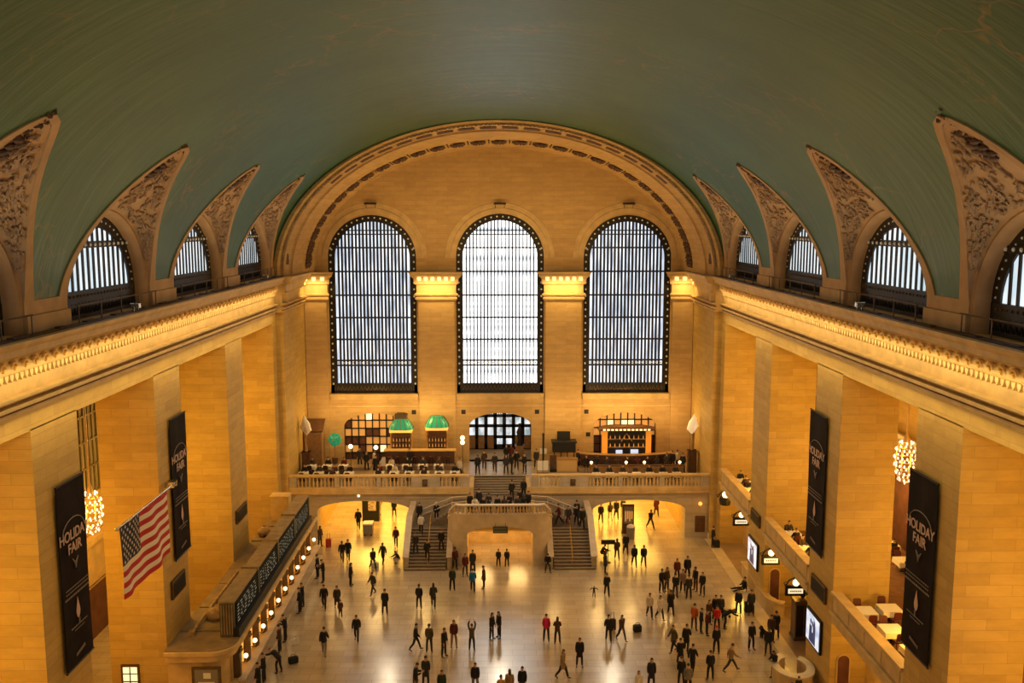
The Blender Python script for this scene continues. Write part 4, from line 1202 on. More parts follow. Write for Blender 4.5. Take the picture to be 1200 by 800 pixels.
crystal_src = []
def crystal(loc, par):
    if not crystal_src:
        q = MB(); q.lathe([(.004, -.085), (.035, -.05), (.052, 0), (.04, .04), (.012, .07)], n=6); crystal_src.append(q.build('crystal_drop', 'crystal', smooth=True)); o = crystal_src[0]
    else:
        o = crystal_src[0].copy(); COL.objects.link(o)
    o.parent = par; o.location = loc
def chandelier(x, y, z1, z0, label, detail):
    e = empty('chandelier', (x, y, z0)); tag(e, label, 'chandelier', 'tall crystal chandeliers')
    H = z1-z0
    q = MB()
    for r in (.5, .56, .5, .36, .22): pass
    tiers = [(.06, .30), (.22, .42), (.40, .50), (.58, .52), (.76, .46), (.92, .28)]
    for t, r in tiers: q.tube([(r*cos(a), r*sin(a), H*t) for a in [2*pi*k/20 for k in range(20)]], .03, 5, closed=True)
    for k in range(8):
        a = 2*pi*k/8; q.tube([(r*cos(a), r*sin(a), H*t) for t, r in tiers], .022, 5)
    q.lathe([(.02, H*.94), (.16, H*.96), (.14, H*1.04), (.05, H*1.15), (.02, H*1.25)], n=10); q.build('frame', 'brass', e, smooth=True)
    q = MB()
    for t, r in tiers:
        k2 = max(8, int(r*30))
        for k in range(k2):
            a = 2*pi*(k+.5*(t > .5))/k2; crystal(((r+.02)*cos(a), (r+.02)*sin(a), H*t+.06), e)
    crystal((0, 0, 0), e)
    q = MB(); q.tube([(0, 0, H*1.2), (0, 0, ZOP-z0)], .03, 6); q.build('chain', 'brass', e)
    return e
chandelier(-19.95, BC[2], 13.62, 11.46, 'glowing chandelier hanging in the left opening beside the nearer banner', True)
chandelier(19.9, BC[2], 16.0, 13.85, 'glowing chandelier hanging high in the right opening above the nearer banner', True)

# ================================================================= FURNITURE
def make_chair(mat, label, tall=.95, w=.44):
    e = empty('dining_chair', (0, 0, 0)); tag(e, label, 'chair')
    h = w/2
    q = MB(); q.box(-h, h, -h, h, .43, .49); q.build('seat', mat, e, bevel=.012)
    q = MB(); q.prism([(-h, .55), (h, .55), (h*.95, tall-.05), (h*.6, tall), (-h*.6, tall), (-h*.95, tall-.05)], lambda x, z: (x, h-.05+(z-.5)*.12, z), lambda x, z: (x, h-.01+(z-.5)*.12, z)); q.build('backrest', mat, e)
    for sx in (-1, 1):
        for sy in (-1, 1):
            q = MB(); x, y = sx*(h-.03), sy*(h-.03); q.tube([(x, y, .45), (x+sx*.02, y+sy*.03, 0)], [.024, .016], 5)
            if sy > 0: q.tube([(x, y, .45), (x, y+.06, .75)], [.022, .018], 5)
            q.build('leg', mat, e)
    return e
chair_src = {}
def put_chair(mat, loc, rz, label, group):
    if mat not in chair_src: chair_src[mat] = e = make_chair(mat, label)
    else: e = copy_tree(chair_src[mat])
    e.location = loc; e.rotation_euler = (0, 0, rz); e['label'] = label; e['group'] = group
    return e
table_src = {}
def put_table(loc, w, d, label, group, cloth_label, rz=0):
    """table with pedestal; the linen cloth is a thing of its own"""
    k = (w, d)
    if k not in table_src:
        e = empty('dining_table'); q = MB(); q.box(-w/2, w/2, -d/2, d/2, .70, .74); q.build('tabletop', 'wood', e, bevel=.01)
        q = MB(); q.lathe([(.05, .05), (.045, .7)], n=8); q.build('pedestal', 'bronze', e)
        q = MB(); q.box(-.28, .28, -.04, .04, 0, .05); q.box(-.04, .04, -.28, .28, 0, .05); q.build('foot', 'bronze', e)
        q = MB(); n = 7; H = .30; w2, d2 = w/2+.015, d/2+.015
        q.box(-w2, w2, -d2, d2, .742, .752)
        per = [(-w2+2*w2*i/n, -d2) for i in range(n)] + [(w2, -d2+2*d2*i/n) for i in range(n)] + [(w2-2*w2*i/n, d2) for i in range(n)] + [(-w2, d2-2*d2*i/n) for i in range(n)]
        q.grid([[(x, y, .75), (x*1.015, y*1.015, .6), (x*(1.03+.02*(i % 2)), y*(1.03+.02*(i % 2)), .75-H-(.05 if i % n == 0 else 0))] for i, (x, y) in enumerate(per)], closed_u=True)
        c = q.build('tablecloth', 'linen'); table_src[k] = (e, c)
    else:
        e = copy_tree(table_src[k][0]); c = table_src[k][1].copy(); COL.objects.link(c)
    for o in (e, c): o.location = loc; o.rotation_euler = (0, 0, rz)
    tag(e, label, 'table', group); tag(c, cloth_label, 'tablecloth', group + ' cloths')
    return e
seated = []        # (x, y, z, facing, coat, hair, label) filled here, built with the people

# right mezzanine, second opening (four tables in view)
four = [(19.25, 46.1, 'farthest, by the parapet'), (20.7, 46.4, 'farthest, away from the parapet'), (19.75, 43.9, 'third from the far pier'), (19.9, 41.6, 'nearest to the banner')]
for k, (x, y, w_) in enumerate(four):
    put_table((x, y, MZ), 1.05, 1.05, 'square dining table in the nearer right opening, ' + w_, 'tables in the nearer right opening', 'white cloth on the square table in the nearer right opening, ' + w_, .0)
    for dy, dn in ((-.85, 'near'), (.85, 'far')):
        put_chair('chair_red', (x, y+dy, MZ), 0 if dy > 0 else pi, 'dark red dining chair on the %s side of the table %s' % (dn, w_), 'chairs in the nearer right opening')
# deeper tables of the same restaurant
for k, (x, y) in enumerate(((24.2, 50.6), (24.6, 53.4), (24.8, 56.2))):
    w_ = ['nearest', 'middle', 'farthest'][k]
    put_table((x, y, MZ), 1.05, 1.05, '%s table by the dark red restaurant wall' % w_, 'tables by the restaurant wall', 'white cloth on the %s table by the dark red restaurant wall' % w_)
    for dy, dn in ((-.85, 'near'), (.85, 'far')):
        put_chair('chair_red', (x, y+dy, MZ), 0 if dy > 0 else pi, 'dark chair on the %s side of the %s table by the restaurant wall' % (dn, w_), 'chairs by the restaurant wall')
    seated.append((x, y-.8, MZ, 180, 'kdk'[k], 's', 'diner in dark clothes at the %s table by the dark red restaurant wall' % w_))
# third and fourth openings
for k, (x, y, pl) in enumerate(((19.3, 58.3, 'upper table behind the middle right parapet'), (19.3, 55.5, 'lower table behind the middle right parapet'), (19.35, 70.9, 'upper table behind the farthest right parapet'), (19.3, 68.4, 'lower table behind the farthest right parapet'))):
    put_table((x, y, MZ), 1.05, 1.05, 'white clothed ' + pl, 'tables in the farther right openings', 'white cloth on the ' + pl)
    for dy, dn in ((-.85, 'near'), (.85, 'far')):
        put_chair('chair_red', (x, y+dy, MZ), 0 if dy > 0 else pi, 'dark chair on the %s side of the %s' % (dn, pl), 'chairs in the farther right openings')
        seated.append((x, y+dy*.96, MZ, 0 if dy > 0 else 180, 'kdbk'[(k+(dy > 0)) % 4], 's', 'diner on the %s side of the %s' % (dn, pl)))
# picture on the restaurant wall, wall lamp
e = empty('framed_picture', (26.18, 55.2, 9.4)); tag(e, 'framed picture on the dark red restaurant wall', 'picture')
q = MB(); q.box(-.08, .02, -1.0, 1.0, -1.2, 1.2); q.build('frame', 'brass', e, bevel=.03); q = MB(); q.box(-.1, -.07, -.8, .8, -1.0, 1.0); q.build('print', 'picture', e)
for k, y in enumerate((51.5, 53.2)):
    e = empty('table_lamp', (25.6, y, MZ)); tag(e, 'glowing white lamp by the restaurant wall, %s' % ['nearer one', 'farther one'][k], 'lamp', 'restaurant lamps')
    q = MB(); q.lathe([(.16, 0), (.03, .08), (.03, 1.3)], n=8); q.build('stand', 'brass', e); q = MB(); q.lathe([(.34, 1.3), (.2, 1.75)], n=12); q.build('shade', 'warm_white', e)

# left balcony: three rows of tables
rowx = [-16.9, -15.6, -14.3, -13.0, -10.4, -9.1, -7.8, -6.5, -5.2, -3.9]
for r, (y, zz, xs) in enumerate(((77.2, BZ, rowx), (79.1, BZ+.12, [-16.6, -15.2, -13.8, -9.6, -8.2, -6.8, -5.4]))):
    rn = ['rail row', 'second row'][r]
    for k, x in enumerate(xs):
        nm = '%s from the left, left balcony %s' % (ORD[k], rn)
        put_table((x, y, zz), .78, .78, 'small white table, ' + nm, 'small tables on the left balcony', 'white cloth on the small table, ' + nm)
        for dy, dn in ((-.62, 'near'), (.62, 'far')):
            put_chair('chair', (x, y+dy, zz), 0 if dy > 0 else pi, 'dark chair %s the small table, %s' % ('before' if dy < 0 else 'behind', nm), 'chairs on the left balcony')
        if (k*3+r) % 3 != 2: seated.append((x, y+.6, zz, 0, 'kdbkrc'[(k+r*2) % 6], 'sl'[k % 2], 'diner behind the small table, ' + nm))
        if r == 0 and k in (2, 4, 7): seated.append((x, y-.6, zz, 180, 'kdb'[k % 3], 's', 'diner with back turned at the small table, ' + nm))
m = MB(); m.box(-17.6, -3.4, 78.3, 80.0, BZ, BZ+.12); struct(m.build('floor_platform', 'recess_floor'))
m = MB(); m.box(-10.9, -3.4, 80.2, 83.4, BZ, BZ+.5); m.box(7.0, 16.0, 79.6, 83.4, BZ, BZ+.35); m.box(-17.6, -11.6, 80.4, 83.4, BZ, BZ+.3)
struct(m.build('floor_bar_platform', 'recess_floor'))
# bar under the green canopies
e = empty('bar_counter', (-7.3, 81.2, BZ)); tag(e, 'long dark wooden bar with pale lit top under the green canopies', 'bar')
q = MB(); q.box(-3.0, 3.2, -.25, .3, .45, 1.65); 
for k in range(10): q.box(-2.9+.62*k, -2.42+.62*k, -.29, -.24, .6, 1.5)
q.build('front', 'wood', e, bevel=.015)
q = MB(); q.box(-3.15, 3.35, -.4, .45, 1.65, 1.74); q.build('counter', 'yellow_panel', e, bevel=.02)
for k in range(8):
    x = -9.9+.75*k
    st_ = empty('bar_stool', (x, 80.5, BZ+.5)); tag(st_, 'dark bar stool at the canopy bar, %s from the left' % ORD[k], 'stool', 'stools at the canopy bar')
    q = MB(); q.lathe([(.17, .7), (.18, .76)], n=10); q.build('seat', 'chair_red', st_)
    for a in range(4):
        q = MB(); q.tube([(.12*cos(a*pi/2+.7), .12*sin(a*pi/2+.7), .7), (.19*cos(a*pi/2+.7), .19*sin(a*pi/2+.7), 0)], .016, 5); q.build('leg', 'bronze', st_)
for k, (x, wd, z, mt) in enumerate(((-8.95, 1.02, 8.02, 1), (-5.7, 1.0, 8.22, 0))):
    e = empty('green_canopy', (x, 82.05, BZ)); tag(e, ['large green glass canopy with dark cap over the bar, left one', 'green glass canopy with glowing lower rim over the bar, right one'][k], 'canopy', 'green bar canopies')
    q = MB(); zb = z-BZ
    rows = []
    for i in range(25):
        a = 2*pi*i/24; cx_ = max(-1, min(1, 1.15*cos(a))); sx_ = max(-1, min(1, 1.15*sin(a)))
        rows.append([(cx_*wd*r, sx_*.7*r, zb+h) for r, h in ((1.06, 0), (1.02, .22), (.86, .5), (.66, .8), (.5, .98), (.0, 1.0))])
    q.grid(rows)
    q.build('shade', 'green_shade', e, smooth=True)
    q = MB()
    for i in range(16):
        a = 2*pi*i/16; cx_ = max(-1, min(1, 1.15*cos(a))); sx_ = max(-1, min(1, 1.15*sin(a)))
        q.tube([(cx_*wd*r*1.01, sx_*.71*r, zb+h+.01) for r, h in ((1.06, 0), (1.02, .22), (.86, .5), (.66, .8), (.5, .98))], .022, 4)
    if k == 0: q.box(-.55, .55, -.4, .4, zb+.98, zb+1.35); q.box(-.4, .4, -.3, .3, zb+1.35, zb+1.45)
    q.build('ribs', 'bronze_mid', e)
    q = MB(); q.box(-wd*1.0, wd*1.0, -.72, .72, zb-.22, zb-.0); q.build('rim', 'amber', e)
    for sx in (-1, 1):
        for sy in (-1, 1):
            q = MB(); q.tube([(sx*wd*.92, sy*.3, .5), (sx*wd*.92, sy*.3, zb-.1)], .06, 8); q.build('post', 'brass', e)
    q = MB()
    for r in range(3): q.box(-wd*.85, wd*.85, -.3, .3, 1.75+.5*r, 1.8+.5*r)
    q.box(-wd*.85, wd*.85, .25, .3, .5, zb-.3)
    q.build('shelf', 'wood', e)
    rnd = random.Random(k)
    for i in range(12):
        o = MB(); o.lathe([(.045, 0), (.045, .2), (.016, .26), (.016, .34)], n=6)
        if i == 0 and k == 0: bsrc = o.build('bottle', 'amber_soft'); bo = bsrc
        else: bo = bsrc.copy(); COL.objects.link(bo)
        r, c = divmod(i, 6)
        bo.location = (x-wd*.7+wd*1.4*c/5, 81.95, BZ+1.8+.5*r); tag(bo, 'amber bottle on the %s shelf under the %s green canopy, %s from the left' % (['lower', 'upper'][r], ['left', 'right'][k], ORD[c]), 'bottle', 'bottles under the green canopies')
# cabinet / host stand, green tree, globe lamps, torches
e = empty('wooden_cabinet', (-16.75, 81.8, BZ+.3)); tag(e, 'tall wooden cabinet with slanted lit top in the left balcony corner', 'cabinet')
q = MB(); q.prism([(-.75, 0), (.75, 0), (.75, 3.9), (-.75, 3.0)], lambda y, z: (-.8, y, z), lambda y, z: (.75, y, z)); q.build('case', 'wood_mid', e, bevel=.02)
q = MB(); q.prism([(-.72, 3.08), (.72, 3.95), (.72, 4.03), (-.72, 3.16)], lambda y, z: (-.85, y, z), lambda y, z: (.85, y, z)); q.build('lid', 'wood', e)
q = MB(); q.prism([(-.60, 3.16), (.30, 3.705), (.30, 3.75), (-.60, 3.21)], lambda y, z: (-.55, y, z), lambda y, z: (.5, y, z)); q.build('light_panel', 'warm_white', e)
e = empty('green_shrub', (-15.0, 81.9, BZ+.3)); tag(e, 'round bright green shrub in a pot among the left balcony tables', 'plant')
q = MB(); q.lathe([(.22, 0), (.28, .5), (.25, .5)], n=10); q.build('pot', 'wood', e)
q = MB(); q.tube([(0, 0, .4), (0, 0, 1.8)], .05, 6); q.build('stem', 'wood_mid', e)
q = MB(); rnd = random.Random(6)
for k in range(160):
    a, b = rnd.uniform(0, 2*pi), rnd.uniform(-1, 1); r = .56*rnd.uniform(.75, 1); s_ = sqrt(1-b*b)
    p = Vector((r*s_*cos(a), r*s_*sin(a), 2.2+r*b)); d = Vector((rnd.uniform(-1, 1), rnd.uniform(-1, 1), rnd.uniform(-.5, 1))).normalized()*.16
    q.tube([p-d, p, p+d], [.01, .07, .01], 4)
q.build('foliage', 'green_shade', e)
for k, (x, y, h, w_) in enumerate(((-13.3, 80.3, 2.1, 'left of the waiters'), (-11.0, 79.9, 2.1, 'right of the aisle'), (-3.3, 79.6, 2.6, 'at the right end of the left balcony'))):
    e = empty('globe_standard', (x, y, BZ)); tag(e, 'globe lamp standard on the left balcony, ' + w_, 'lamp', 'globe lamp standards')
    q = MB(); q.lathe([(.16, 0), (.05, .1), (.03, .4), (.03, h)], n=8); q.build('stem', 'bronze_mid', e)
    for j in range(2 if k == 2 else 1):
        q = MB(); q.sphere((0, 0, h+.16+.42*j), .2, 10, 8); q.build('globe', 'globe', e, smooth=True)
for s, nm in ((-1, 'left'), (1, 'right')):
    e = empty('torch_sculpture', (s*17.1, 79.6, BZ)); tag(e, 'tall wooden stand with pale flame shaped lamp at the %s balcony end' % nm, 'lamp', 'flame lamps')
    q = MB(); q.box(-.35, .35, -.35, .35, 0, 2.0); q.box(-.42, .42, -.42, .42, 1.9, 2.0); q.build('pillar', 'wood', e, bevel=.02)
    q = MB(); q.tube([(0, 0, 2.0), (s*.06, 0, 3.0), (s*.02, 0, 3.6)], [.16, .09, .16], 8); q.build('stem', 'wood_mid', e, smooth=True)
    q = MB(); q.tube([(0, 0, 3.5), (-s*.2, 0, 3.9), (-s*.06, 0, 4.4), (s*.12, 0, 4.9), (s*.1, 0, 5.25)], [.12, .32, .34, .2, .04], 10); q.tube([(s*.05, 0, 3.7), (s*.35, 0, 4.2), (s*.25, 0, 4.7)], [.1, .16, .03], 8)
    q.build('flame', 'flame' if s > 0 else 'linen', e, smooth=True)

# right balcony: bar, back bar, stage
e = empty('bar_counter', (11.3, 79.9, BZ)); tag(e, 'long dark curved bar counter on the right balcony', 'bar')
q = MB(); rows = []
for i in range(17):
    t = -1+2*i/16; x = 4.3*t; y = .9*t*t
    rows.append([(x, y, 0), (x, y-.03, .2), (x, y, 1.3), (x, y-.14, 1.36), (x, y-.14, 1.43), (x, y+.5, 1.43), (x, y+.5, 0)])
q.grid(rows); q.build('front', 'wood', e)
q = MB(); q.grid([[(4.35*(-1+2*i/16), .9*(-1+2*i/16)**2-.16, 1.43), (4.35*(-1+2*i/16), .9*(-1+2*i/16)**2-.16, 1.48), (4.35*(-1+2*i/16), .9*(-1+2*i/16)**2+.52, 1.48), (4.35*(-1+2*i/16), .9*(-1+2*i/16)**2+.52, 1.43)] for i in range(17)]); q.build('counter', 'wood_mid', e)
e = empty('low_partition', (12.0, 78.3, BZ)); tag(e, 'low brown partition in front of the right balcony bar', 'partition')
q = MB(); q.box(-4.1, 4.1, -.1, .1, 0, .95)
for k in range(8): q.box(-4.0+1.02*k, -3.12+1.02*k, -.13, .0, .12, .8)
q.build('panel', 'wood_mid', e, bevel=.01); q = MB(); q.box(-4.15, 4.15, -.16, .16, .95, 1.02); q.build('cap', 'wood', e)
for k, x in enumerate((8.0, 11.05, 12.65, 15.75)):
    l = empty('small_lamp', (x, 78.3, BZ+1.02)); tag(l, 'small glowing lamp on the low partition, %s from the left' % ORD[k], 'lamp', 'lamps on the low partition')
    q = MB(); q.lathe([(.07, 0), (.02, .03), (.02, .12)], n=8); q.build('base', 'brass', l); q = MB(); q.sphere((0, 0, .22), .13, 8, 6); q.build('globe', 'globe', l, smooth=True)
e = empty('back_bar', (11.6, 82.3, BZ)); tag(e, 'dark back bar with two orange lit columns and pale lit canopy', 'back bar')
q = MB(); q.box(-1.9, 1.9, -.1, .6, 0, 3.3); q.build('case', 'black', e)
for s in (-1, 1):
    q = MB(); q.box(s*2.0-.24, s*2.0+.24, -.35, .35, 0, 3.25); q.build('column', 'orange_glass', e, bevel=.03)
q = MB(); q.prism([(-2.6, 3.25), (2.6, 3.25), (2.45, 3.45), (1.4, 3.62), (-1.4, 3.62), (-2.45, 3.45)], lambda x, z: (x, -.6, z), lambda x, z: (x, .6, z)); q.build('canopy', 'wood', e)
q = MB()
for k in range(12): q.box(-2.2+.37*k, -1.98+.37*k, -.63, -.59, 3.3, 3.44)
q.build('canopy_light', 'warm_white', e)
for r in range(3):
    q = MB(); q.box(-1.7, 1.7, -.35, -.1, .9+.75*r, .95+.75*r); q.build('shelf', 'wood_mid', e)
q = MB(); q.tube([(-.5, -.2, 2.2), (0, -.2, 2.95), (.5, -.2, 2.2)], .05, 6); q.build('ornament', 'brass', e)
q = MB(); q.box(.35, 1.05, -.4, -.36, 1.1, 1.5); q.box(-1.0, -.4, -.4, -.36, 1.1, 1.45); q.build('screen', 'screen', e)
for i in range(16):
    bo = bsrc.copy(); COL.objects.link(bo); r, c = divmod(i, 8); bo.location = (11.6-1.5+.43*c, 82.05, BZ+.95+.75*(r+1))
    tag(bo, 'amber bottle on the %s shelf of the back bar, %s from the left' % (['lower', 'upper'][r], ORD[c]), 'bottle', 'bottles on the back bar')
for k in range(9):
    x = 7.7+.9*k; st_ = copy_tree(next(o for o in SC.objects if o.name == 'bar_stool')); st_.location = (x, 79.15+.05*(k-4)**2*.6, BZ); st_['label'] = 'dark bar stool at the right balcony bar, %s from the left' % ORD[k]; st_['group'] = 'stools at the right balcony bar'
    seated.append((x, 79.2+.05*(k-4)**2*.6, BZ+.22, 180, 'kkdbkrkdk'[k], 'sl'[k % 2], 'guest on the right balcony bar stool, %s from the left' % ORD[k]))
for k in range(7):
    x = 8.3+1.15*k; nm = '%s from the left in front of the low partition' % ORD[k]
    put_table((x, 76.6, BZ), .7, .7, 'small white table, ' + nm, 'small tables on the right balcony', 'white cloth on the small table, ' + nm)
    put_chair('chair', (x, 77.3, BZ), 0, 'dark chair behind the small table, ' + nm, 'chairs on the right balcony')
    if k != 3: seated.append((x, 77.25, BZ, 0, 'kdbckkd'[k], 'ls'[k % 2], 'diner behind the small table, ' + nm))
e = empty('stage_booth', (5.85, 82.0, BZ)); tag(e, 'black booth with tall backrest on the right balcony beside the doors', 'booth')
q = MB(); q.box(-1.05, 1.05, -.5, .5, 1.35, 2.2); q.box(-1.15, 1.15, -.6, .6, 2.2, 2.35); q.build('case', 'black', e, bevel=.04)
q = MB(); q.box(-.6, .6, .3, .5, 2.35, 3.1); q.build('backrest', 'black', e, bevel=.03)
for s in (-.9, -.3, .3, .9):
    q = MB(); q.tube([(s, -.4, 1.4), (s, -.42, 0)], .05, 6); q.build('leg', 'bronze', e)
e = empty('pale_counter', (6.0, 80.1, BZ)); tag(e, 'pale oak counter in front of the black booth', 'counter')
q = MB(); q.box(-.9, .9, -.35, .35, 0, 1.1); q.box(-.8, .8, -.38, -.34, .1, .95); q.build('body', 'yellow_panel', e, bevel=.02); q = MB(); q.box(-.97, .97, -.42, .42, 1.1, 1.17); q.build('counter', 'wood_mid', e)
for k, x in enumerate((3.55, 4.05)):
    e = empty('menu_board', (x, 79.3, BZ)); tag(e, 'white menu board standing right of the balcony stairs, %s one' % ['left', 'right'][k], 'board', 'white menu boards')
    q = MB(); q.box(-.24, .24, -.03, .03, .3, 1.15); q.build('panel', 'white_card', e); q = MB(); q.box(-.27, -.24, -.04, .04, 0, 1.2); q.box(.24, .27, -.04, .04, 0, 1.2); q.box(-.27, .27, -.15, .15, 0, .04); q.build('frame', 'bronze', e)
e = empty('dark_board', (4.75, 79.9, BZ)); tag(e, 'dark standing board between the white boards and the oak counter', 'board')
q = MB(); q.box(-.3, .3, -.05, .05, .2, 1.5); q.build('panel', 'wood', e); q = MB(); q.box(-.3, .3, -.2, .2, 0, .2); q.build('foot', 'bronze', e)
e = empty('slim_post', (3.95, 81.6, BZ)); tag(e, 'slim black post right of the balcony doors', 'post')
q = MB(); q.lathe([(.22, 0), (.12, .08), (.09, .2), (.09, 2.9), (.13, 3.0), (.02, 3.15)], n=10); q.build('shaft', 'black', e); q = MB(); q.box(-.3, .3, -.03, .03, 1.2, 1.7); q.build('notice', 'white_card', e)
e = empty('dark_statue', (1.9, 85.6, BZ+.01)); tag(e, 'tall dark statue like stand before the balcony doors', 'statue')
q = MB(); q.box(-.4, .4, -.4, .4, 0, 1.0); q.box(-.48, .48, -.48, .48, .92, 1.02); q.build('pedestal', 'wood_mid', e, bevel=.02); q = MB(); q.tube([(0, 0, 1.0), (.05, 0, 1.6), (-.05, 0, 2.3), (0, 0, 2.9)], [.32, .22, .27, .08], 10); q.sphere((0, 0, 3.0), .16, 8, 6); q.build('figure', 'bronze', e, smooth=True)

# floor items
e = empty('litter_bin', (11.1, 75.2, 0)); 
q = MB(); q.lathe([(.33, 0), (.36, .9), (.38, .92), (.38, 1.0)], n=14); q.build('barrel', 'grey_plastic', e, smooth=True); q = MB(); q.lathe([(.36, 1.0), (.3, 1.12), (.18, 1.2)], n=14); q.build('lid', 'white_card', e, smooth=True)
tag(e, 'grey litter bin with white lid before the dark information pillar', 'bin')
e = empty('information_pillar', (11.05, 76.6, 0)); tag(e, 'dark information pillar with lit map in the right passage arch', 'pillar')
q = MB(); q.box(-.5, .5, -.18, .18, 0, 2.6); q.box(-.56, .56, -.22, .22, 0, .15); q.build('case', 'wood', e, bevel=.02); q = MB(); q.box(-.38, .38, -.2, -.17, .9, 2.4); q.build('map', 'grey_plastic', e)
q = MB()
for k in range(4): q.box(-.3+.18*k, -.17+.18*k, -.21, -.2, 1.1+.2*(k % 2), 2.0)
q.build('print', 'amber_soft', e)
e = empty('dark_stand', (-11.6, 80.4, 0)); tag(e, 'dark news stand with lit picture in the left passage', 'stand')
q = MB(); q.box(-.75, .75, -.4, .4, 0, 2.3); q.box(-.85, .85, -.5, .5, 2.2, 2.35); q.build('case', 'black', e, bevel=.02); q = MB(); q.box(-.2, .5, -.43, -.4, 1.0, 1.9); q.build('print', 'picture', e)
e = empty('grey_cart', (-11.3, 76.4, 0)); tag(e, 'grey litter cart with white lid under the left passage arch', 'cart')
q = MB(); q.box(-.4, .4, -.45, .45, .2, 1.0); q.build('bin', 'grey_plastic', e, bevel=.04); q = MB(); q.box(-.43, .43, -.48, .48, 1.0, 1.12); q.build('lid', 'white_card', e, bevel=.03)
for sx in (-.3, .3):
    for sy in (-.35, .35):
        q = MB(); q.tube([(sx-.04, sy, .1), (sx+.04, sy, .1)], .1, 10); q.build('wheel', 'black', e)
e = empty('stair_sign', (8.5, 69.6, 0)); tag(e, 'small dark sign on a stand at the foot of the right stair parapet', 'sign')
q = MB(); q.lathe([(.25, 0), (.22, .05), (.03, .08), (.03, 1.5)], n=10); q.build('stand', 'bronze', e); q = MB(); q.box(-.55, .55, -.05, .05, 1.5, 1.85); q.build('panel', 'black', e)
e = empty('fire_cabinet', (17.0, BY-.02, 1.2)); tag(e, 'dark red wall cabinet below an orange lamp by the right passage arch', 'cabinet')
q = MB(); q.box(-.42, .42, -.14, .02, -.7, .7); q.build('case', 'interior', e, bevel=.03); q = MB(); q.box(-.34, .34, -.17, -.13, -.6, .6); q.build('door', 'wood', e)
e = empty('orange_wall_lamp', (16.95, BY-.02, 3.0)); tag(e, 'glowing orange wall lamp right of the right passage arch', 'lamp')
q = MB(); q.sphere((0, -.2, 0), .16, 10, 8); q.build('globe', 'orange_glow', e, smooth=True); q = MB(); q.tube([(0, 0, -.2), (0, -.15, -.28), (0, -.2, -.12)], .03, 6); q.build('bracket', 'brass', e)
q = MB(); q.sphere((-11.9, BY-.1, 3.78), .1, 8, 6); tag(q.build('arch_lamp', 'globe', smooth=True), 'small glowing lamp above the crown of the left passage arch', 'lamp')

# bags, luggage, stroller, dog
def bag(x, y, rz, w, d, h, mat, label, cat='bag', handle=True, z=0, wheels=False):
    nm = {'suitcase': 'suitcase', 'bag': 'travel_bag'}.get(cat, 'travel_bag')
    e = empty(nm, (x, y, z), rz); tag(e, label, cat)
    q = MB()
    rows = []
    for zz, s in ((0, .9), (h*.12, 1), (h*.7, 1), (h*.93, .9), (h, .6)):
        pass
    q.box(-w/2, w/2, -d/2, d/2, .04 if wheels else 0, h); q.build('body', mat, e, bevel=min(w, d)*.22)
    if handle:
        q = MB(); q.tube([(-w*.25, 0, h-.02), (-w*.22, 0, h+(.45 if wheels else .14)), (w*.22, 0, h+(.45 if wheels else .14)), (w*.25, 0, h-.02)], .016, 5); q.build('handle', 'black', e)
    if wheels:
        for s in (-1, 1):
            q = MB(); q.tube([(s*w*.4-.02, d*.4, .05), (s*w*.4+.02, d*.4, .05)], .05, 8); q.build('wheel', 'black', e)
bag(-14.15, 73.35, .3, .45, .28, .75, 'red_case', 'red suitcase beside the person in brown coat by the far end of the booth', 'suitcase', True, 0, True)
bag(-9.75, 68.95, .2, .6, .32, .36, 'cloth_w', 'white and black duffel bag at the feet of two walkers left of the stairs')
bag(7.35, 57.4, .3, .45, .3, .8, 'cloth_k', 'black wheeled suitcase left of two walkers near the floor centre right', 'suitcase', True, 0, True)
bag(8.98, 57.25, .2, .55, .4, .45, 'cloth_k', 'round black bag right of two walkers near the floor centre right')
bag(17.85, 72.9, 0, .55, .4, .6, 'cloth_k', 'black bag on the floor by the right corner pier')
bag(-12.6, 53.2, .5, .6, .35, .4, 'cloth_k', 'black bag on the floor where a person bends at the booth')
bag(17.1, 60.2, .3, .6, .3, .75, 'cloth_k', 'large black bag held beside the ramp wall')
bag(3.35, 70.15, 0, .4, .22, .35, 'cloth_w', 'white bag beside the seated person at the stair block')
bag(-13.05, 55.6, .6, .5, .06, .42, 'white_card', 'white paper bag near the booth queue')
e = empty('stroller', (15.0, 59.4, 0), .8); tag(e, 'black baby stroller in the middle of the crowd at the right', 'stroller')
q = MB(); q.grid([[(-.24+.48*j/4, -.45+.9*i/6, .45+.25*(i/6)**2 + .35*sin(pi*max(0, (i-2))/6)) for j in range(5)] for i in range(7)]); q.build('hood', 'cloth_k', e, smooth=True)
q = MB(); q.box(-.22, .22, -.4, .3, .38, .5); q.build('seat', 'cloth_k', e, bevel=.05)
q = MB()
for s in (-1, 1): q.tube([(s*.25, -.5, .1), (s*.25, .1, .5), (s*.25, .6, 1.0)], .018, 6); q.tube([(s*.25, .4, .1), (s*.25, 0, .5)], .018, 6)
q.tube([(-.25, .6, 1.0), (.25, .6, 1.0)], .018, 6); q.build('frame', 'chrome', e)
for sx in (-1, 1):
    for y in (-.5, .4):
        q = MB(); q.tube([(sx*.27-.02, y, .1), (sx*.27+.02, y, .1)], .1, 12); q.build('wheel', 'black', e)

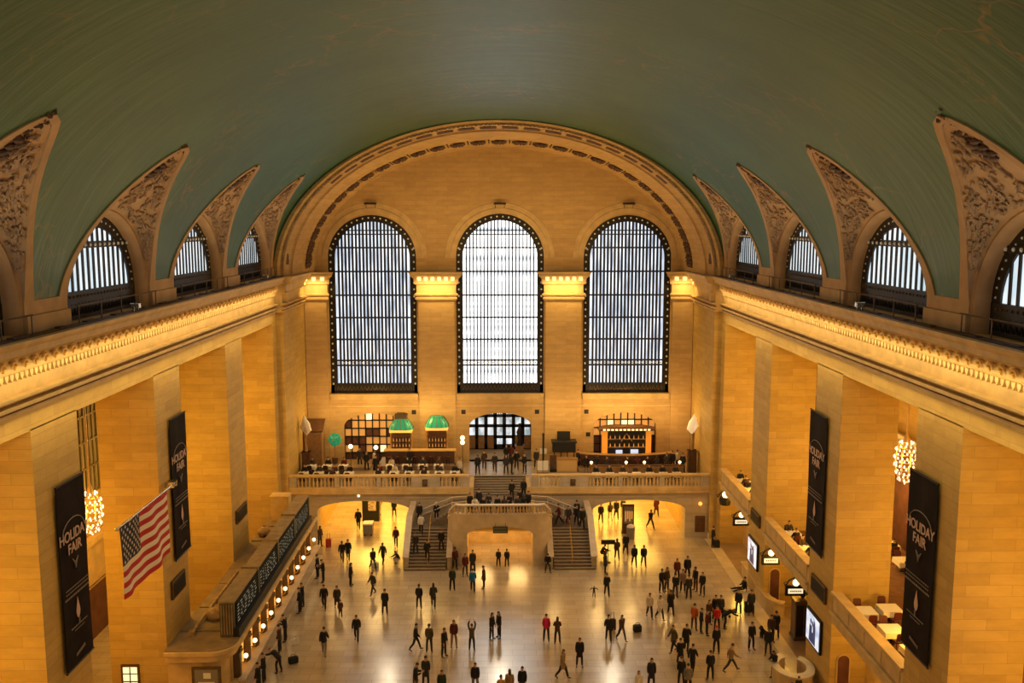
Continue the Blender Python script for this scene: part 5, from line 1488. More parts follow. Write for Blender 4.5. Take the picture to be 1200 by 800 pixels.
def skin_mesh(name, verts, edges, radii, root=0, sub=1):
    me = bpy.data.meshes.new(name); me.from_pydata([tuple(v) for v in verts], edges, [])
    o = bpy.data.objects.new(name, me); COL.objects.link(o)
    md = o.modifiers.new('s', 'SKIN'); md.use_smooth_shade = True; md.branch_smoothing = .35
    sv = me.skin_vertices[0].data
    for i, r in enumerate(radii):
        sv[i].radius = r if isinstance(r, tuple) else (r, r); sv[i].use_root = (i == root)
    if sub:
        sb = o.modifiers.new('u', 'SUBSURF'); sb.levels = sub; sb.render_levels = sub
    dg = bpy.context.evaluated_depsgraph_get(); dg.update()
    out = bpy.data.meshes.new_from_object(o.evaluated_get(dg)); out.name = name
    bpy.data.objects.remove(o); bpy.data.meshes.remove(me)
    for p in out.polygons: p.use_smooth = True
    return out

# the dog: sits, head up
V = [(0, .18, .22), (0, .05, .36), (0, -.12, .50), (0, -.18, .62), (0, -.22, .72), (0, -.34, .70), (0, -.44, .67),
     (.09, -.16, .38), (.09, -.17, .20), (.09, -.17, .03), (.09, -.25, .02), (-.09, -.16, .38), (-.09, -.17, .20), (-.09, -.17, .03), (-.09, -.25, .02),
     (.13, .14, .18), (.15, -.04, .17), (.14, .08, .04), (.14, -.08, .025), (-.13, .14, .18), (-.15, -.04, .17), (-.14, .08, .04), (-.14, -.08, .025),
     (0, .34, .08), (0, .55, .05), (.07, -.18, .82), (-.07, -.18, .82)]
Eg = [(0, 1), (1, 2), (2, 3), (3, 4), (4, 5), (5, 6), (2, 7), (7, 8), (8, 9), (9, 10), (2, 11), (11, 12), (12, 13), (13, 14), (0, 15), (15, 16), (16, 17), (17, 18), (0, 19), (19, 20), (20, 21), (21, 22), (0, 23), (23, 24), (4, 25), (4, 26)]
Rr = [.15, .155, .165, .10, .10, .07, .045] + [.07, .045, .035, .035]*2 + [.11, .075, .045, .04]*2 + [.04, .02, .03, .03]
me = skin_mesh('dog', V, Eg, Rr, 1, 2)
me.materials.append(M['cloth_k']); dog = bpy.data.objects.new('dog', me); COL.objects.link(dog); dog.location = (17.0, 56.3, 0); dog.rotation_euler = (0, 0, -1.0)
tag(dog, 'black dog sitting on a lead beside the person in dark uniform', 'dog')
q = MB(); q.tube([(.09*cos(a), -.185+.09*sin(a), .635) for a in [2*pi*k/12 for k in range(12)]], .015, 5, closed=True); q.build('collar', 'chrome', dog)

# ================================================================= PEOPLE
def skeleton(p):
    """joints of a 1.75 m figure facing -Y; angles in degrees"""
    J = {}
    lean = radians(p.get('lean', 2)); zh = .93 + p.get('drop', 0)
    up = lambda d, x=0, f=0: Vector((x, -d*sin(lean)-f, zh + d*cos(lean)))
    J['pelvis'] = Vector((0, 0, zh)); J['waist'] = up(.16); J['chest'] = up(.34); J['upper'] = up(.47); J['neck'] = up(.545); J['head0'] = up(.605, 0, .015); J['head1'] = up(.695, 0, .025); J['head2'] = up(.765, 0, .015)
    nod = radians(p.get('nod', 0))
    for k in ('head0', 'head1', 'head2'):
        v = J[k]-J['neck']; J[k] = J['neck'] + Vector((v.x, v.y*cos(nod)-v.z*sin(nod), v.z*cos(nod)+v.y*sin(nod)))
    for s, S in ((1, 'l'), (-1, 'r')):
        th, kn, spl = p.get('leg_'+S, (0, 0, 4))
        a = radians(th); b = radians(th-kn); sp = radians(spl)
        hip = Vector((s*.095, 0, zh-.03)); J['hip'+S] = hip
        kne = hip + Vector((s*sin(sp)*.44, -sin(a)*.44, -cos(a)*cos(sp)*.44)); J['knee'+S] = kne
        ank = kne + Vector((s*sin(sp)*.2, -sin(b)*.41, -cos(b)*.41)); J['ank'+S] = ank
        ft = p.get('foot_'+S, 0); fa = radians(ft)
        J['toe'+S] = ank + Vector((s*.03, -.17*cos(fa), -.055+.17*sin(fa))); J['heel'+S] = ank + Vector((0, .05, -.045))
        sw, ab, el, inn = p.get('arm_'+S, (5, 8, 12, 0))
        sh = up(.452, s*.172); J['sh'+S] = sh
        a, ab, e_ = radians(sw), radians(ab), radians(sw+el)
        d1 = Vector((s*sin(ab)*abs(cos(a*.5)) , -sin(a)*cos(ab), -cos(a)*cos(ab))).normalized(); elb = sh + d1*.29; J['elb'+S] = elb
        ii = radians(inn)
        d2 = Vector((-s*sin(ii) + s*sin(ab)*.4, -sin(e_)*cos(ii), -cos(e_)*cos(ii))).normalized(); wr = elb + d2*.255; J['wr'+S] = wr
        J['d'+S] = d2; side = d2.cross(Vector((s, 0, .2))).normalized(); J['side'+S] = side
    return J
def body_mesh(name, p):
    J = skeleton(p); V = []; E = []; R = []; idx = {}
    def add(k, pos, r, par=None):
        idx[k] = len(V); V.append(tuple(pos)); R.append(r)
        if par is not None: E.append((idx[par], idx[k]))
    add('pelvis', J['pelvis'], (.15, .105)); add('waist', J['waist'], (.125, .09), 'pelvis'); add('chest', J['chest'], (.15, .105), 'waist'); add('upper', J['upper'], (.12, .085), 'chest')
    add('neck', J['neck'], .052, 'upper'); add('head0', J['head0'], (.078, .09), 'neck'); add('head1', J['head1'], (.094, .115), 'head0'); add('head2', J['head2'], (.074, .09), 'head1')
    f = (J['head1']-J['head0']).normalized(); fw = Vector((0, -1, 0)); fw = (fw - f*fw.dot(f)).normalized()
    for s, S in ((1, 'l'), (-1, 'r')):
        add('sh'+S, J['sh'+S], .058, 'upper'); add('elb'+S, J['elb'+S], .041, 'sh'+S); add('wr'+S, J['wr'+S], .027, 'elb'+S)
        d, sd = J['d'+S], J['side'+S]; nm = d.cross(sd).normalized()
        palm = J['wr'+S] + d*.06; add('palm'+S, palm, (.034, .020), 'wr'+S)
        for k, (o, l) in enumerate(((-.03, .062), (-.011, .074), (.010, .070), (.029, .055))):
            b0 = palm + d*.035 + sd*o; b1 = b0 + d*l*.55 + nm*.006*s; b2 = b0 + d*l*.95 + nm*.022*s
            add('f%d%s' % (k, S), b0, .0095, 'palm'+S); add('g%d%s' % (k, S), b1, .0085, 'f%d%s' % (k, S)); add('h%d%s' % (k, S), b2, .007, 'g%d%s' % (k, S))
        t0 = J['wr'+S] + d*.03 - sd*.034; add('t0'+S, t0, .011, 'wr'+S); add('t1'+S, t0 + d*.035 - sd*.018, .009, 't0'+S)
        add('hip'+S, J['hip'+S], .085, 'pelvis'); add('knee'+S, J['knee'+S], .056, 'hip'+S); add('calf'+S, J['knee'+S].lerp(J['ank'+S], .35), .056, 'knee'+S); add('ank'+S, J['ank'+S], .036, 'calf'+S); add('toe'+S, J['toe'+S], (.036, .022), 'ank'+S)
    me = skin_mesh(name, V, E, R, 0, 1)
    # face: nose, brow sockets, mouth, ears
    h1 = J['head1']; h0 = J['head0']
    bm = bmesh.new(); bm.from_mesh(me)
    hd = [v for v in bm.verts if (v.co-h1).length < .15 and (v.co-J['neck']).dot(f) > .035]
    fs = list({f_ for v in hd for f_ in v.link_faces})
    bmesh.ops.subdivide_edges(bm, edges=list({e_ for f_ in fs for e_ in f_.edges}), cuts=1, use_grid_fill=True, smooth=.6)
    for v in bm.verts:
        r = v.co-h1
        if r.length < .16 and (v.co-J['neck']).dot(f) > .02:
            up_, fr, lat = r.dot(f), r.dot(fw), r.x
            if fr > .03:
                g = math.exp(-(lat/.016)**2-((up_+.028)/.026)**2); v.co += fw*.024*g
                for s in (-1, 1): v.co -= fw*.010*math.exp(-((lat-s*.032)/.016)**2-((up_-.004)/.014)**2)
                v.co -= fw*.005*math.exp(-(lat/.03)**2-((up_+.066)/.008)**2); v.co += fw*.008*math.exp(-(lat/.03)**2-((up_+.09)/.016)**2)
            for s in (-1, 1): v.co.x += s*.018*math.exp(-((lat-s*.078)/.02)**2-((up_+.01)/.03)**2-((fr+.01)/.018)**2)
    bm.to_mesh(me); bm.free()
    for p_ in me.polygons: p_.use_smooth = True
    return me, J, f, fw
def jacket_mesh(name, J, long_):
    V = []; R = []; E = []; idx = {}
    def add(k, pos, r, par=None):
        idx[k] = len(V); V.append(tuple(pos)); R.append(r)
        if par is not None: E.append((idx[par], idx[k]))
    ax = (J['chest']-J['waist']).normalized()
    add('waist', J['waist'], (.178, .15)); add('chest', J['chest'], (.192, .155), 'waist'); add('upper', J['upper']-ax*.015, (.135, .115), 'chest'); add('col', J['neck']+ax*.012, (.082, .085), 'upper')
    hipmid = (J['hipl']+J['hipr'])/2; kn = (J['kneel']+J['kneer'])/2
    add('hem0', hipmid+Vector((0, 0, .02)), (.19, .152), 'waist')
    if long_: add('hem1', hipmid.lerp(kn, .45), (.205, .165), 'hem0'); add('hem2', hipmid.lerp(kn, .85), (.215, .175), 'hem1')
    else: add('hem1', hipmid.lerp(kn, .30), (.20, .165), 'hem0')
    for S in 'lr':
        add('sh'+S, J['sh'+S], .078, 'upper'); add('elb'+S, J['elb'+S], .07, 'sh'+S); add('cuff'+S, J['elb'+S].lerp(J['wr'+S], .95), .054, 'elb'+S)
    return skin_mesh(name, V, E, R, 0, 1)
def trouser_mesh(name, J):
    V = []; R = []; E = []; idx = {}
    def add(k, pos, r, par=None):
        idx[k] = len(V); V.append(tuple(pos)); R.append(r)
        if par is not None: E.append((idx[par], idx[k]))
    add('pelvis', J['pelvis'], (.158, .125)); add('waist', J['pelvis'].lerp(J['waist'], .5), (.15, .115), 'pelvis')
    for S in 'lr':
        add('hip'+S, J['hip'+S]+Vector((0, 0, -.04)), .102, 'pelvis'); add('thigh'+S, J['hip'+S].lerp(J['knee'+S], .5), .088, 'hip'+S); add('knee'+S, J['knee'+S], .074, 'thigh'+S); add('shin'+S, J['knee'+S].lerp(J['ank'+S], .5), .068, 'knee'+S); add('ank'+S, J['ank'+S]+Vector((0, 0, .0)), .058, 'shin'+S)
    return skin_mesh(name, V, E, R, 0, 1)
def shoe_mesh(name, J, S):
    V = [J['heel'+S], J['ank'+S].lerp(J['toe'+S], .35)+Vector((0, 0, -.02)), J['toe'+S]+Vector((0, -.02, 0)), J['ank'+S]+Vector((0, .01, .01))]
    return skin_mesh(name, V, [(0, 1), (1, 2), (1, 3)], [(.042, .045), (.047, .042), (.042, .03), (.045, .05)], 1, 1)
def hair_mesh(name, J, f, fw, style):
    h = J['head1']; rt = f.cross(fw)
    q = MB(); rows = []
    for i in range(17):
        a = 2*pi*i/16; row = []
        for j in range(8):
            back = (1-cos(a))/2                       # a=0 front
            lim = 1.08 + (1.3 if style in 'l' else 1.05)*back**.7 + .06*sin(4*a)
            t = lim*j/7; rr = .086 + .003*sin(5*a+2*j)
            p = f*cos(t)*.108 + (fw*cos(a)*1.14 + rt*sin(a)*.98)*sin(t)*rr
            if style == 'l' and t > 1.35: p = p - f*(t-1.35)*.19
            row.append(h + f*.012 - fw*.006 + p)
        rows.append(row)
    q.grid(rows)
    if style == 'h':                                   # knitted hat bobble and brim
        q.sphere(h + f*.125, .022, 6, 5); q.tube([h + f*.02 + (fw*cos(a)*1.12+rt*sin(a))*.1 for a in [2*pi*k/14 for k in range(14)]], .014, 5, closed=True)
    me = bpy.data.meshes.new(name); me.from_pydata(q.v, [], q.f)
    bm = bmesh.new(); bm.from_mesh(me); bmesh.ops.remove_doubles(bm, verts=bm.verts, dist=1e-4); bmesh.ops.recalc_face_normals(bm, faces=bm.faces); bm.to_mesh(me); bm.free()
    for p in me.polygons: p.use_smooth = True
    return me
POSES = {
 'stand': dict(leg_l=(2, 3, 5), leg_r=(-1, 2, 5), arm_l=(6, 5, 18, 8), arm_r=(3, 6, 14, 5)),
 'walk': dict(lean=3, leg_l=(24, 8, 2), leg_r=(-16, 22, 2), foot_l=12, foot_r=-30, arm_l=(-20, 8, 18, 4), arm_r=(22, 8, 24, 6)),
 'stride': dict(lean=5, leg_l=(32, 6, 2), leg_r=(-24, 18, 2), foot_l=16, foot_r=-35, arm_l=(-30, 8, 22, 4), arm_r=(30, 8, 30, 6)),
 'phone': dict(lean=3, nod=18, leg_l=(1, 3, 5), leg_r=(0, 2, 6), arm_l=(22, 10, 88, 26), arm_r=(20, 10, 92, 26)),
 'photo': dict(leg_l=(2, 2, 5), leg_r=(-2, 2, 5), arm_l=(150, 38, 30, 34), arm_r=(150, 38, 30, 34), nod=-12),
 'pull': dict(lean=4, leg_l=(20, 8, 2), leg_r=(-14, 20, 2), foot_l=10, foot_r=-28, arm_l=(14, 8, 20, 4), arm_r=(-28, 14, 6, 0)),
 'bend': dict(lean=58, nod=20, leg_l=(12, 24, 5), leg_r=(4, 20, 5), arm_l=(62, 6, 10, 4), arm_r=(55, 6, 14, 4)),
 'tpose': dict(leg_l=(3, 3, 5), leg_r=(-2, 2, 5), arm_l=(4, 80, 4, 0), arm_r=(4, 80, 4, 0)),
 'chair': dict(lean=4, leg_l=(82, 84, 6), leg_r=(78, 82, 8), arm_l=(28, 10, 62, 18), arm_r=(32, 10, 58, 18), drop=-.37),
 'crouch': dict(lean=28, nod=-10, leg_l=(100, 128, 10), leg_r=(84, 124, 10), arm_l=(46, 10, 38, 14), arm_r=(52, 10, 30, 14), drop=-.53),
 'perch': dict(lean=8, nod=14, leg_l=(70, 74, 8), leg_r=(76, 82, 8), arm_l=(34, 10, 48, 18), arm_r=(30, 10, 56, 22), drop=-.40),
 'floor': dict(lean=-10, leg_l=(84, 6, 6), leg_r=(86, 4, 8), arm_l=(-6, 14, 8, 0), arm_r=(20, 12, 60, 20), drop=-.80, foot_l=55, foot_r=60),
}
ALIAS = {'sit': 'crouch', 'sit2': 'perch'}
kit = {}
def get_kit(pose):
    if pose not in kit:
        b, J, f, fw = body_mesh('person', POSES[pose])
        lo = min(v.co.z for v in b.vertices)
        kit[pose] = dict(body=b, J=J, lo=min(lo, J['toel'].z-.03, J['toer'].z-.03), short=jacket_mesh('jacket', J, False), long=jacket_mesh('coat', J, True), tr=trouser_mesh('trousers', J),
                         shl=shoe_mesh('shoe', J, 'l'), shr=shoe_mesh('shoe', J, 'r'), s=hair_mesh('hair', J, f, fw, 's'), l=hair_mesh('hair', J, f, fw, 'l'), h=hair_mesh('hat', J, f, fw, 'h'))
        for k, me in kit[pose].items():
            if isinstance(me, bpy.types.Mesh): me.materials.append(M['skin1'])
    return kit[pose]
def dressed(name, me, mat, parent=None):
    o = bpy.data.objects.new(name, me); COL.objects.link(o)
    o.material_slots[0].link = 'OBJECT'; o.material_slots[0].material = M[mat]
    if parent: o.parent = parent
    return o
prand = random.Random(11)
def person(x, y, z, pose, facing, coat, trou, hair, s, label, group=None, simple=False):
    pose = ALIAS.get(pose, pose); k = get_kit(pose)
    o = dressed('person', k['body'], 'skin2' if prand.random() < .16 else 'skin1')
    lo = k['lo'] if pose != 'chair' else 0
    o.location = (x, y, z - lo*s + .004); o.rotation_euler = (0, 0, radians(facing)); o.scale = (s, s, s)
    tag(o, label, 'person', group or 'people in the hall')
    lng = ('coat' in label and pose in ('stand', 'walk', 'phone')) or (coat in 'bdt' and pose == 'stand' and hair == 'l')
    dressed('coat' if lng else 'jacket', k['long' if lng else 'short'], 'cloth_'+coat, o)
    dressed('trousers', k['tr'], 'cloth_'+trou, o)
    hm = 'hair_red' if 'reddish' in label else prand.choice(['hair_dark', 'hair_dark', 'hair_dark', 'hair_brown'])
    if 'yellow hat' in label: hair, hm = 'h', 'cloth_y'
    elif 'white hat' in label: hair, hm = 'h', 'cloth_w'
    elif 'red cap' in label: hair, hm = 'h', 'cloth_q'
    elif 'black hat' in label: hair, hm = 'h', 'cloth_k'
    hp = dressed('hat' if hair == 'h' else 'hair', k[hair], hm, o)
    dressed('shoe', k['shl'], 'shoe', o); dressed('shoe', k['shr'], 'shoe', o)
    return o
PEOPLE = [
 (-12.37, 77.84, 0, 'walk', 0, 'k', 'k', 's', 1.08, 'person in black coat walking beside the grey cart under the left passage arch'),
 (-11.03, 81.87, 0, 'walk', 180, 'c', 'w', 's', 1, 'person in pale trousers at the left passage mouth, right of the dark stand'),
 (-9.64, 81.35, 0, 'stand', 0, 'k', 'd', 's', 1, 'person in black coat standing in the glowing left passage near its right jamb'),
 (-8.3, 82.08, 0, 'stand', 90, 'k', 'k', 'l', 1, 'person half hidden behind the left stair parapet in the passage'),
 (-14.9, 73.59, 0, 'stand', 60, 'b', 'd', 'l', 1, 'person in brown coat with red suitcase at the far end of the ticket booth'),
 (-12.44, 69.88, 0, 'walk', 0, 'k', 'n', 's', 1.02, 'person in black jacket walking close on the left of a companion, below the left arch'),
 (-12.03, 70.25, 0, 'walk', 0, 'k', 'd', 's', 1.03, 'person in dark coat walking close on the right of a companion, below the left arch'),
 (-8.59, 73.3, 0, 'walk', 0, 'r', 'k', 's', 1.02, 'person in dark red jacket walking alone left of the left staircase'),
 (-9.8, 68.22, 0, 'walk', 30, 'k', 'd', 's', 1.03, 'person in black jacket carrying the white and black duffel bag'),
 (-9.17, 69.47, 0, 'walk', -20, 'e', 'k', 's', 1.02, 'person in dark green jacket with shoulder bag behind the duffel carrier'),
 (-7.95, 69.63, 0, 'sit', -60, 'd', 'w', 's', 0.9, 'person crouching with pale trousers at the foot of the left staircase'),
 (-13.75, 66.74, 0, 'stand', -90, 'k', 'k', 's', 1.05, 'person in black coat at the ticket window nearest the far end'),
 (-13.17, 65.89, 0, 'phone', -90, 'k', 'k', 's', 1.02, 'person in black holding hands to face beside the booth queue'),
 (-11.03, 65.21, 0, 'stand', 90, 'k', 'k', 'l', 1, 'person in long black coat standing alone in the left floor, long hair'),
 (-9.15, 63.45, 0, 'walk', -40, 'd', 'd', 's', 1, 'person in dark grey jacket with handbag walking left of centre'),
 (-12.18, 60.98, 0, 'walk', 0, 'k', 'k', 's', 1.05, 'person in open black jacket over white shirt walking toward the near end'),
 (-11.29, 60.97, 0, 'walk', 10, 'd', 'k', 'l', 1, 'person in dark grey coat walking beside a child on the left floor'),
 (-10.84, 59.71, 0, 'walk', 10, 'b', 'd', 's', 0.72, 'child in brown jacket walking beside a person in dark grey coat'),
 (-7.88, 60.08, 0, 'stand', 180, 'k', 'k', 's', 1.04, 'person in black coat standing with back turned, left of the two staircase walkers'),
 (-5.63, 61.03, 0, 'stand', 180, 'k', 'k', 's', 1, 'person in black jacket, left one of the pair ahead of the left staircase'),
 (-4.64, 61.16, 0, 'walk', 180, 'd', 'k', 'l', 1.02, 'person in dark coat with bag, right one of the pair ahead of the left staircase'),
 (-10.89, 54.11, 0, 'walk', 180, 'k', 'g', 's', 1.06, 'person in black jacket and grey trousers walking alone near the booth corner'),
 (-9.17, 55.96, 0, 'walk', 0, 'k', 'k', 's', 1.05, 'person in black jacket walking toward the near end, left floor'),
 (-13.75, 60.46, 0, 'stand', -90, 'k', 'k', 's', 1.03, 'person in black in the booth queue, left of a close pair'),
 (-13.75, 61.3, 0, 'stand', -100, 'k', 'n', 's', 1.03, 'person in black in the booth queue, right of a close pair'),
 (-13.75, 56.15, 0, 'phone', -90, 'n', 'k', 's', 1.03, 'person in dark navy leaning in at a ticket window'),
 (-13.75, 54.62, 0, 'stand', -90, 'b', 'k', 's', 1.03, 'person in dark brown waiting by a globe lamp at the booth'),
 (-13.17, 51.97, 0, 'bend', -120, 'k', 'k', 's', 1.02, 'person bending over a black bag at the booth'),
 (-13.75, 50.75, 0, 'stand', -90, 'k', 'k', 's', 1.05, 'person in black at the nearest ticket window of the booth'),
 (-13.75, 49.58, 0, 'stand', -100, 'k', 'k', 's', 1.05, 'person in black near the curved corner of the booth'),
 (-3.49, 68.31, 0, 'stand', 30, 'r', 'k', 's', 1.02, 'person in dark red top standing against the central stair block, left of its arch'),
 (-3.48, 64.15, 0, 'stand', 180, 'e', 'k', 's', 1.02, 'person in dark green top standing in front of the stair block corner'),
 (-2.65, 66.91, 0, 'stand', 20, 'r', 'd', 'l', 1.03, 'person in red patterned jacket left of the glowing arch'),
 (-2.09, 67.59, 0, 'stand', 0, 'd', 'k', 's', 1.05, 'person in dark grey coat close to the left jamb of the glowing arch'),
 (-1.98, 63.81, 0, 'walk', 180, 'u', 'k', 's', 1.02, 'person in bright blue jacket in front of the central arch'),
 (-1.19, 64.59, 0, 'stand', -90, 'r', 'k', 's', 0.98, 'person in dark red coat right of the person in bright blue'),
 (-0.13, 68.8, 0, 'stand', 180, 'k', 'k', 's', 0.82, 'left one of two people under the glowing central arch'),
 (0.53, 68.79, 0, 'stand', 180, 'n', 'k', 's', 0.82, 'right one of two people under the glowing central arch'),
 (3.65, 67.9, 0, 'sit2', 0, 'k', 'd', 's', 1.0, 'person seated with white bag against the block beside the right staircase'),
 (8.99, 79.16, 0, 'walk', 0, 'k', 'k', 's', 1.06, 'person in black walking into view under the right passage arch, leftmost'),
 (9.92, 79.86, 0, 'walk', 180, 'b', 'w', 'l', 1.0, 'person in brown with pale trousers in the right passage'),
 (10.52, 80.34, 0, 'walk', 0, 'k', 'k', 's', 1.06, 'person in black coat with white shirt in the right passage'),
 (11.23, 81.06, 0, 'stand', 0, 'd', 'c', 's', 1.0, 'person in dark top and cream trousers just left of the information pillar'),
 (13.15, 77.49, 0, 'stride', 20, 'k', 'k', 's', 1.05, 'person in black striding right of the litter bin'),
 (14.27, 81.02, 0, 'walk', 180, 'r', 'k', 's', 1.05, 'person in dark red coat beyond the strider in the right passage'),
 (9.29, 70.13, 0, 'walk', 180, 'b', 'k', 'l', 1, 'person in dark brown walking just right of the right staircase'),
 (10.13, 71.26, 0, 'walk', 0, 'k', 'k', 's', 1.06, 'person in black coat and pale scarf walking right of the right staircase'),
 (10.44, 68.65, 0, 'walk', 0, 'k', 'd', 's', 1.03, 'left one of two people in black walking away from the right passage'),
 (11.17, 68.64, 0, 'walk', 0, 'k', 'k', 's', 1.02, 'right one of two people in black walking away from the right passage'),
 (8.02, 67.28, 0, 'stand', 90, 'd', 'k', 'l', 1, 'person in dark grey coat right of the foot of the right staircase'),
 (7.64, 62.91, 0, 'walk', 180, 'k', 'k', 's', 1.0, 'person in black with shoulder bag beside a small child'),
 (6.7, 62.77, 0, 'tpose', 0, 'd', 'k', 's', 0.5, 'small child with arms held out on the open floor'),
 (8.1, 70.72, 0, 'sit', 90, 'k', 'k', 's', 0.9, 'person stooping at the foot of the right stair parapet'),
 (17.56, 72.93, 0, 'stand', 60, 'n', 'k', 's', 1.02, 'person in navy leaning by the right corner pier with black bag'),
 (11.68, 63.62, 0, 'stand', 30, 'k', 'k', 's', 1.02, 'leftmost of the close group in the right floor, in black'),
 (12.11, 63.93, 0, 'stand', 40, 'b', 'k', 'l', 1.02, 'second from left of the close group, in dark brown'),
 (13.2, 65.68, 0, 'stand', 0, 'r', 'k', 'l', 1.02, 'person in dark red at the back of the close group'),
 (12.5, 62.69, 0, 'stand', 150, 'k', 'd', 's', 1.02, 'person in black with pale belt at the front of the close group'),
 (14.0, 65.84, 0, 'stand', 0, 'k', 'k', 's', 1.1, 'broad person in black topping the back of the close group'),
 (13.23, 63.6, 0, 'stand', -20, 't', 'k', 's', 1.0, 'person in drab tan in the middle of the close group'),
 (13.41, 62.38, 0, 'stand', 180, 'd', 'k', 's', 1.02, 'person in dark grey at the front right of the close group, back turned'),
 (14.22, 63.9, 0, 'stand', -60, 'k', 'r', 's', 1.04, 'person in black with dark red trousers in the close group'),
 (14.52, 62.97, 0, 'stand', -40, 'k', 'd', 's', 1.02, 'rightmost of the close group, black jacket over white shirt'),
 (11.91, 61.8, 0, 'stand', 0, 'y', 'k', 's', 0.62, 'child in yellow hat in front of the close group'),
 (10.11, 59.28, 0, 'walk', 0, 'c', 'k', 's', 1.03, 'person in cream jacket and black trousers with bag'),
 (10.76, 59.0, 0, 'walk', 20, 'w', 'k', 'l', 1.0, 'person in white top walking between a cream jacket and a black coat'),
 (11.63, 59.67, 0, 'walk', 180, 'k', 'k', 's', 1.04, 'person in black coat with handbag right of the person in white top'),
 (12.73, 57.4, 0, 'stand', 150, 'o', 'b', 's', 1.03, 'person in orange red jacket at the left of the crowd with strollers'),
 (13.1, 57.01, 0, 'stand', 90, 'k', 'k', 's', 0.95, 'person in black right beside the orange red jacket'),
 (13.4, 56.63, 0, 'stand', 90, 'r', 'n', 's', 0.98, 'person in dark red with back pack in the stroller crowd'),
 (13.86, 58.16, 0, 'stand', 30, 'b', 'k', 'l', 1.0, 'person in brown with long hair in the stroller crowd'),
 (14.47, 58.81, 0, 'stand', 0, 'k', 'k', 's', 1.04, 'person in black hood at the back of the stroller crowd'),
 (14.85, 58.94, 0, 'stand', 0, 'd', 'k', 's', 1.0, 'person in grey bending head at the back of the stroller crowd'),
 (14.24, 57.38, 0, 'stand', 180, 'q', 'k', 's', 0.95, 'person in bright red top within the stroller crowd'),
 (14.81, 57.63, 0, 'bend', 90, 'k', 'k', 's', 1.0, 'person in black stooping over the black stroller'),
 (13.4, 54.0, 0, 'stand', 180, 'k', 'k', 's', 1.04, 'person in black with red cap standing below the stroller crowd'),
 (16.27, 59.74, 0, 'stand', -30, 'n', 'k', 's', 1.05, 'person in dark suit right of the stroller crowd'),
 (17.1, 59.59, 0, 'stand', -20, 'd', 'k', 's', 1.05, 'person in dark grey with large black bag by the ramp wall'),
 (17.7, 63.85, 0, 'floor', -80, 'k', 'k', 's', 1.0, 'person in black sitting on the floor with legs stretched out'),
 (15.73, 54.54, 0, 'stand', 20, 'k', 'k', 's', 1.05, 'person in dark uniform holding the lead of the black dog'),
 (16.56, 53.73, 0, 'stand', -20, 'k', 'd', 's', 1.05, 'person in black facing the dog handler'),
 (17.27, 55.59, 0, 'stand', 0, 'b', 'k', 's', 1.04, 'person in dark brown between two people in black near the floor border'),
 (17.74, 56.07, 0, 'stand', 180, 'n', 'k', 's', 1.05, 'tall person in navy coat on the pale floor border'),
 (16.07, 50.83, 0, 'phone', -60, 'k', 'k', 'l', 1.02, 'person in black holding a phone left of the information desk'),
 (13.72, 51.69, 0, 'stride', 90, 't', 'd', 's', 1.04, 'person in tan jacket striding right'),
 (12.27, 50.68, 0, 'stand', 180, 'k', 'k', 's', 1.04, 'person in black standing with back turned left of the tan strider'),
 (10.79, 54.27, 0, 'walk', -60, 'l', 'k', 's', 1.03, 'person in olive coat walking left'),
 (11.59, 54.26, 0, 'walk', 160, 'k', 'k', 's', 1.05, 'person in black coat walking beside the olive coat'),
 (10.87, 52.48, 0, 'walk', 180, 'k', 'k', 's', 1.0, 'person in black directly below the olive coat walker'),
 (11.39, 51.52, 0, 'walk', 150, 'k', 'k', 's', 1.05, 'person in black shirt striding ahead, right of two close in front'),
 (10.43, 50.0, 0, 'stand', 180, 'k', 'k', 's', 1.03, 'person in black cut by the lower edge, left of a grey hood'),
 (10.65, 49.13, 0, 'stand', 180, 'g', 'k', 's', 1.03, 'person in grey hood at the lower edge'),
 (-5.3, 54.72, 0, 'walk', 90, 'k', 'k', 's', 1.02, 'person in black walking right, leftmost of a row of four'),
 (-4.43, 54.48, 0, 'stand', 180, 'l', 'd', 's', 1.05, 'person in olive jacket with back pack, second of a row of four'),
 (-3.49, 53.9, 0, 'stand', 60, 'k', 'k', 's', 1.06, 'person in black with white bag, third of a row of four'),
 (-2.92, 55.16, 0, 'stand', 0, 'r', 't', 'l', 1.04, 'person in maroon jacket and tan trousers, last of a row of four'),
 (-1.78, 54.67, 0, 'photo', 180, 'l', 'k', 's', 1.0, 'person in olive with both arms raised overhead taking a picture'),
 (-0.56, 56.21, 0, 'stand', 60, 'k', 'k', 'l', 1.03, 'left one of two people in black talking in the bright floor centre'),
 (-0.07, 56.44, 0, 'stand', -60, 'k', 'k', 'l', 1.02, 'right one of two people in black talking in the bright floor centre'),
 (2.94, 55.91, 0, 'stand', 180, 'm', 'd', 's', 1.03, 'person in magenta jacket'),
 (3.63, 55.54, 0, 'phone', 180, 'b', 'n', 'l', 1.0, 'person in brown right beside the magenta jacket'),
 (3.64, 51.0, 0, 'walk', 60, 't', 'k', 'l', 1.05, 'person in long tan coat at the lower centre'),
 (4.77, 52.46, 0, 'stand', 0, 'k', 'k', 's', 1.06, 'person in open black coat standing alone right of the long tan coat'),
 (6.91, 55.74, 0, 'pull', 180, 'k', 'k', 's', 1.03, 'person in black pulling the black suitcase'),
 (7.75, 55.85, 0, 'walk', 30, 'b', 'd', 'l', 1.02, 'person in brown with round black bag beside the suitcase puller'),
 (-4.83, 49.44, 0, 'phone', 90, 'k', 't', 's', 1.05, 'person in black and tan at the lower edge, left of a dark grey coat'),
 (-4.31, 50.21, 0, 'stand', 180, 'd', 'd', 's', 1.05, 'person in dark grey coat at the lower edge below the row of four'),
 (-3.28, 48.66, 0, 'stand', 0, 'e', 'd', 's', 1.03, 'person in dark green cut by the lower edge'),
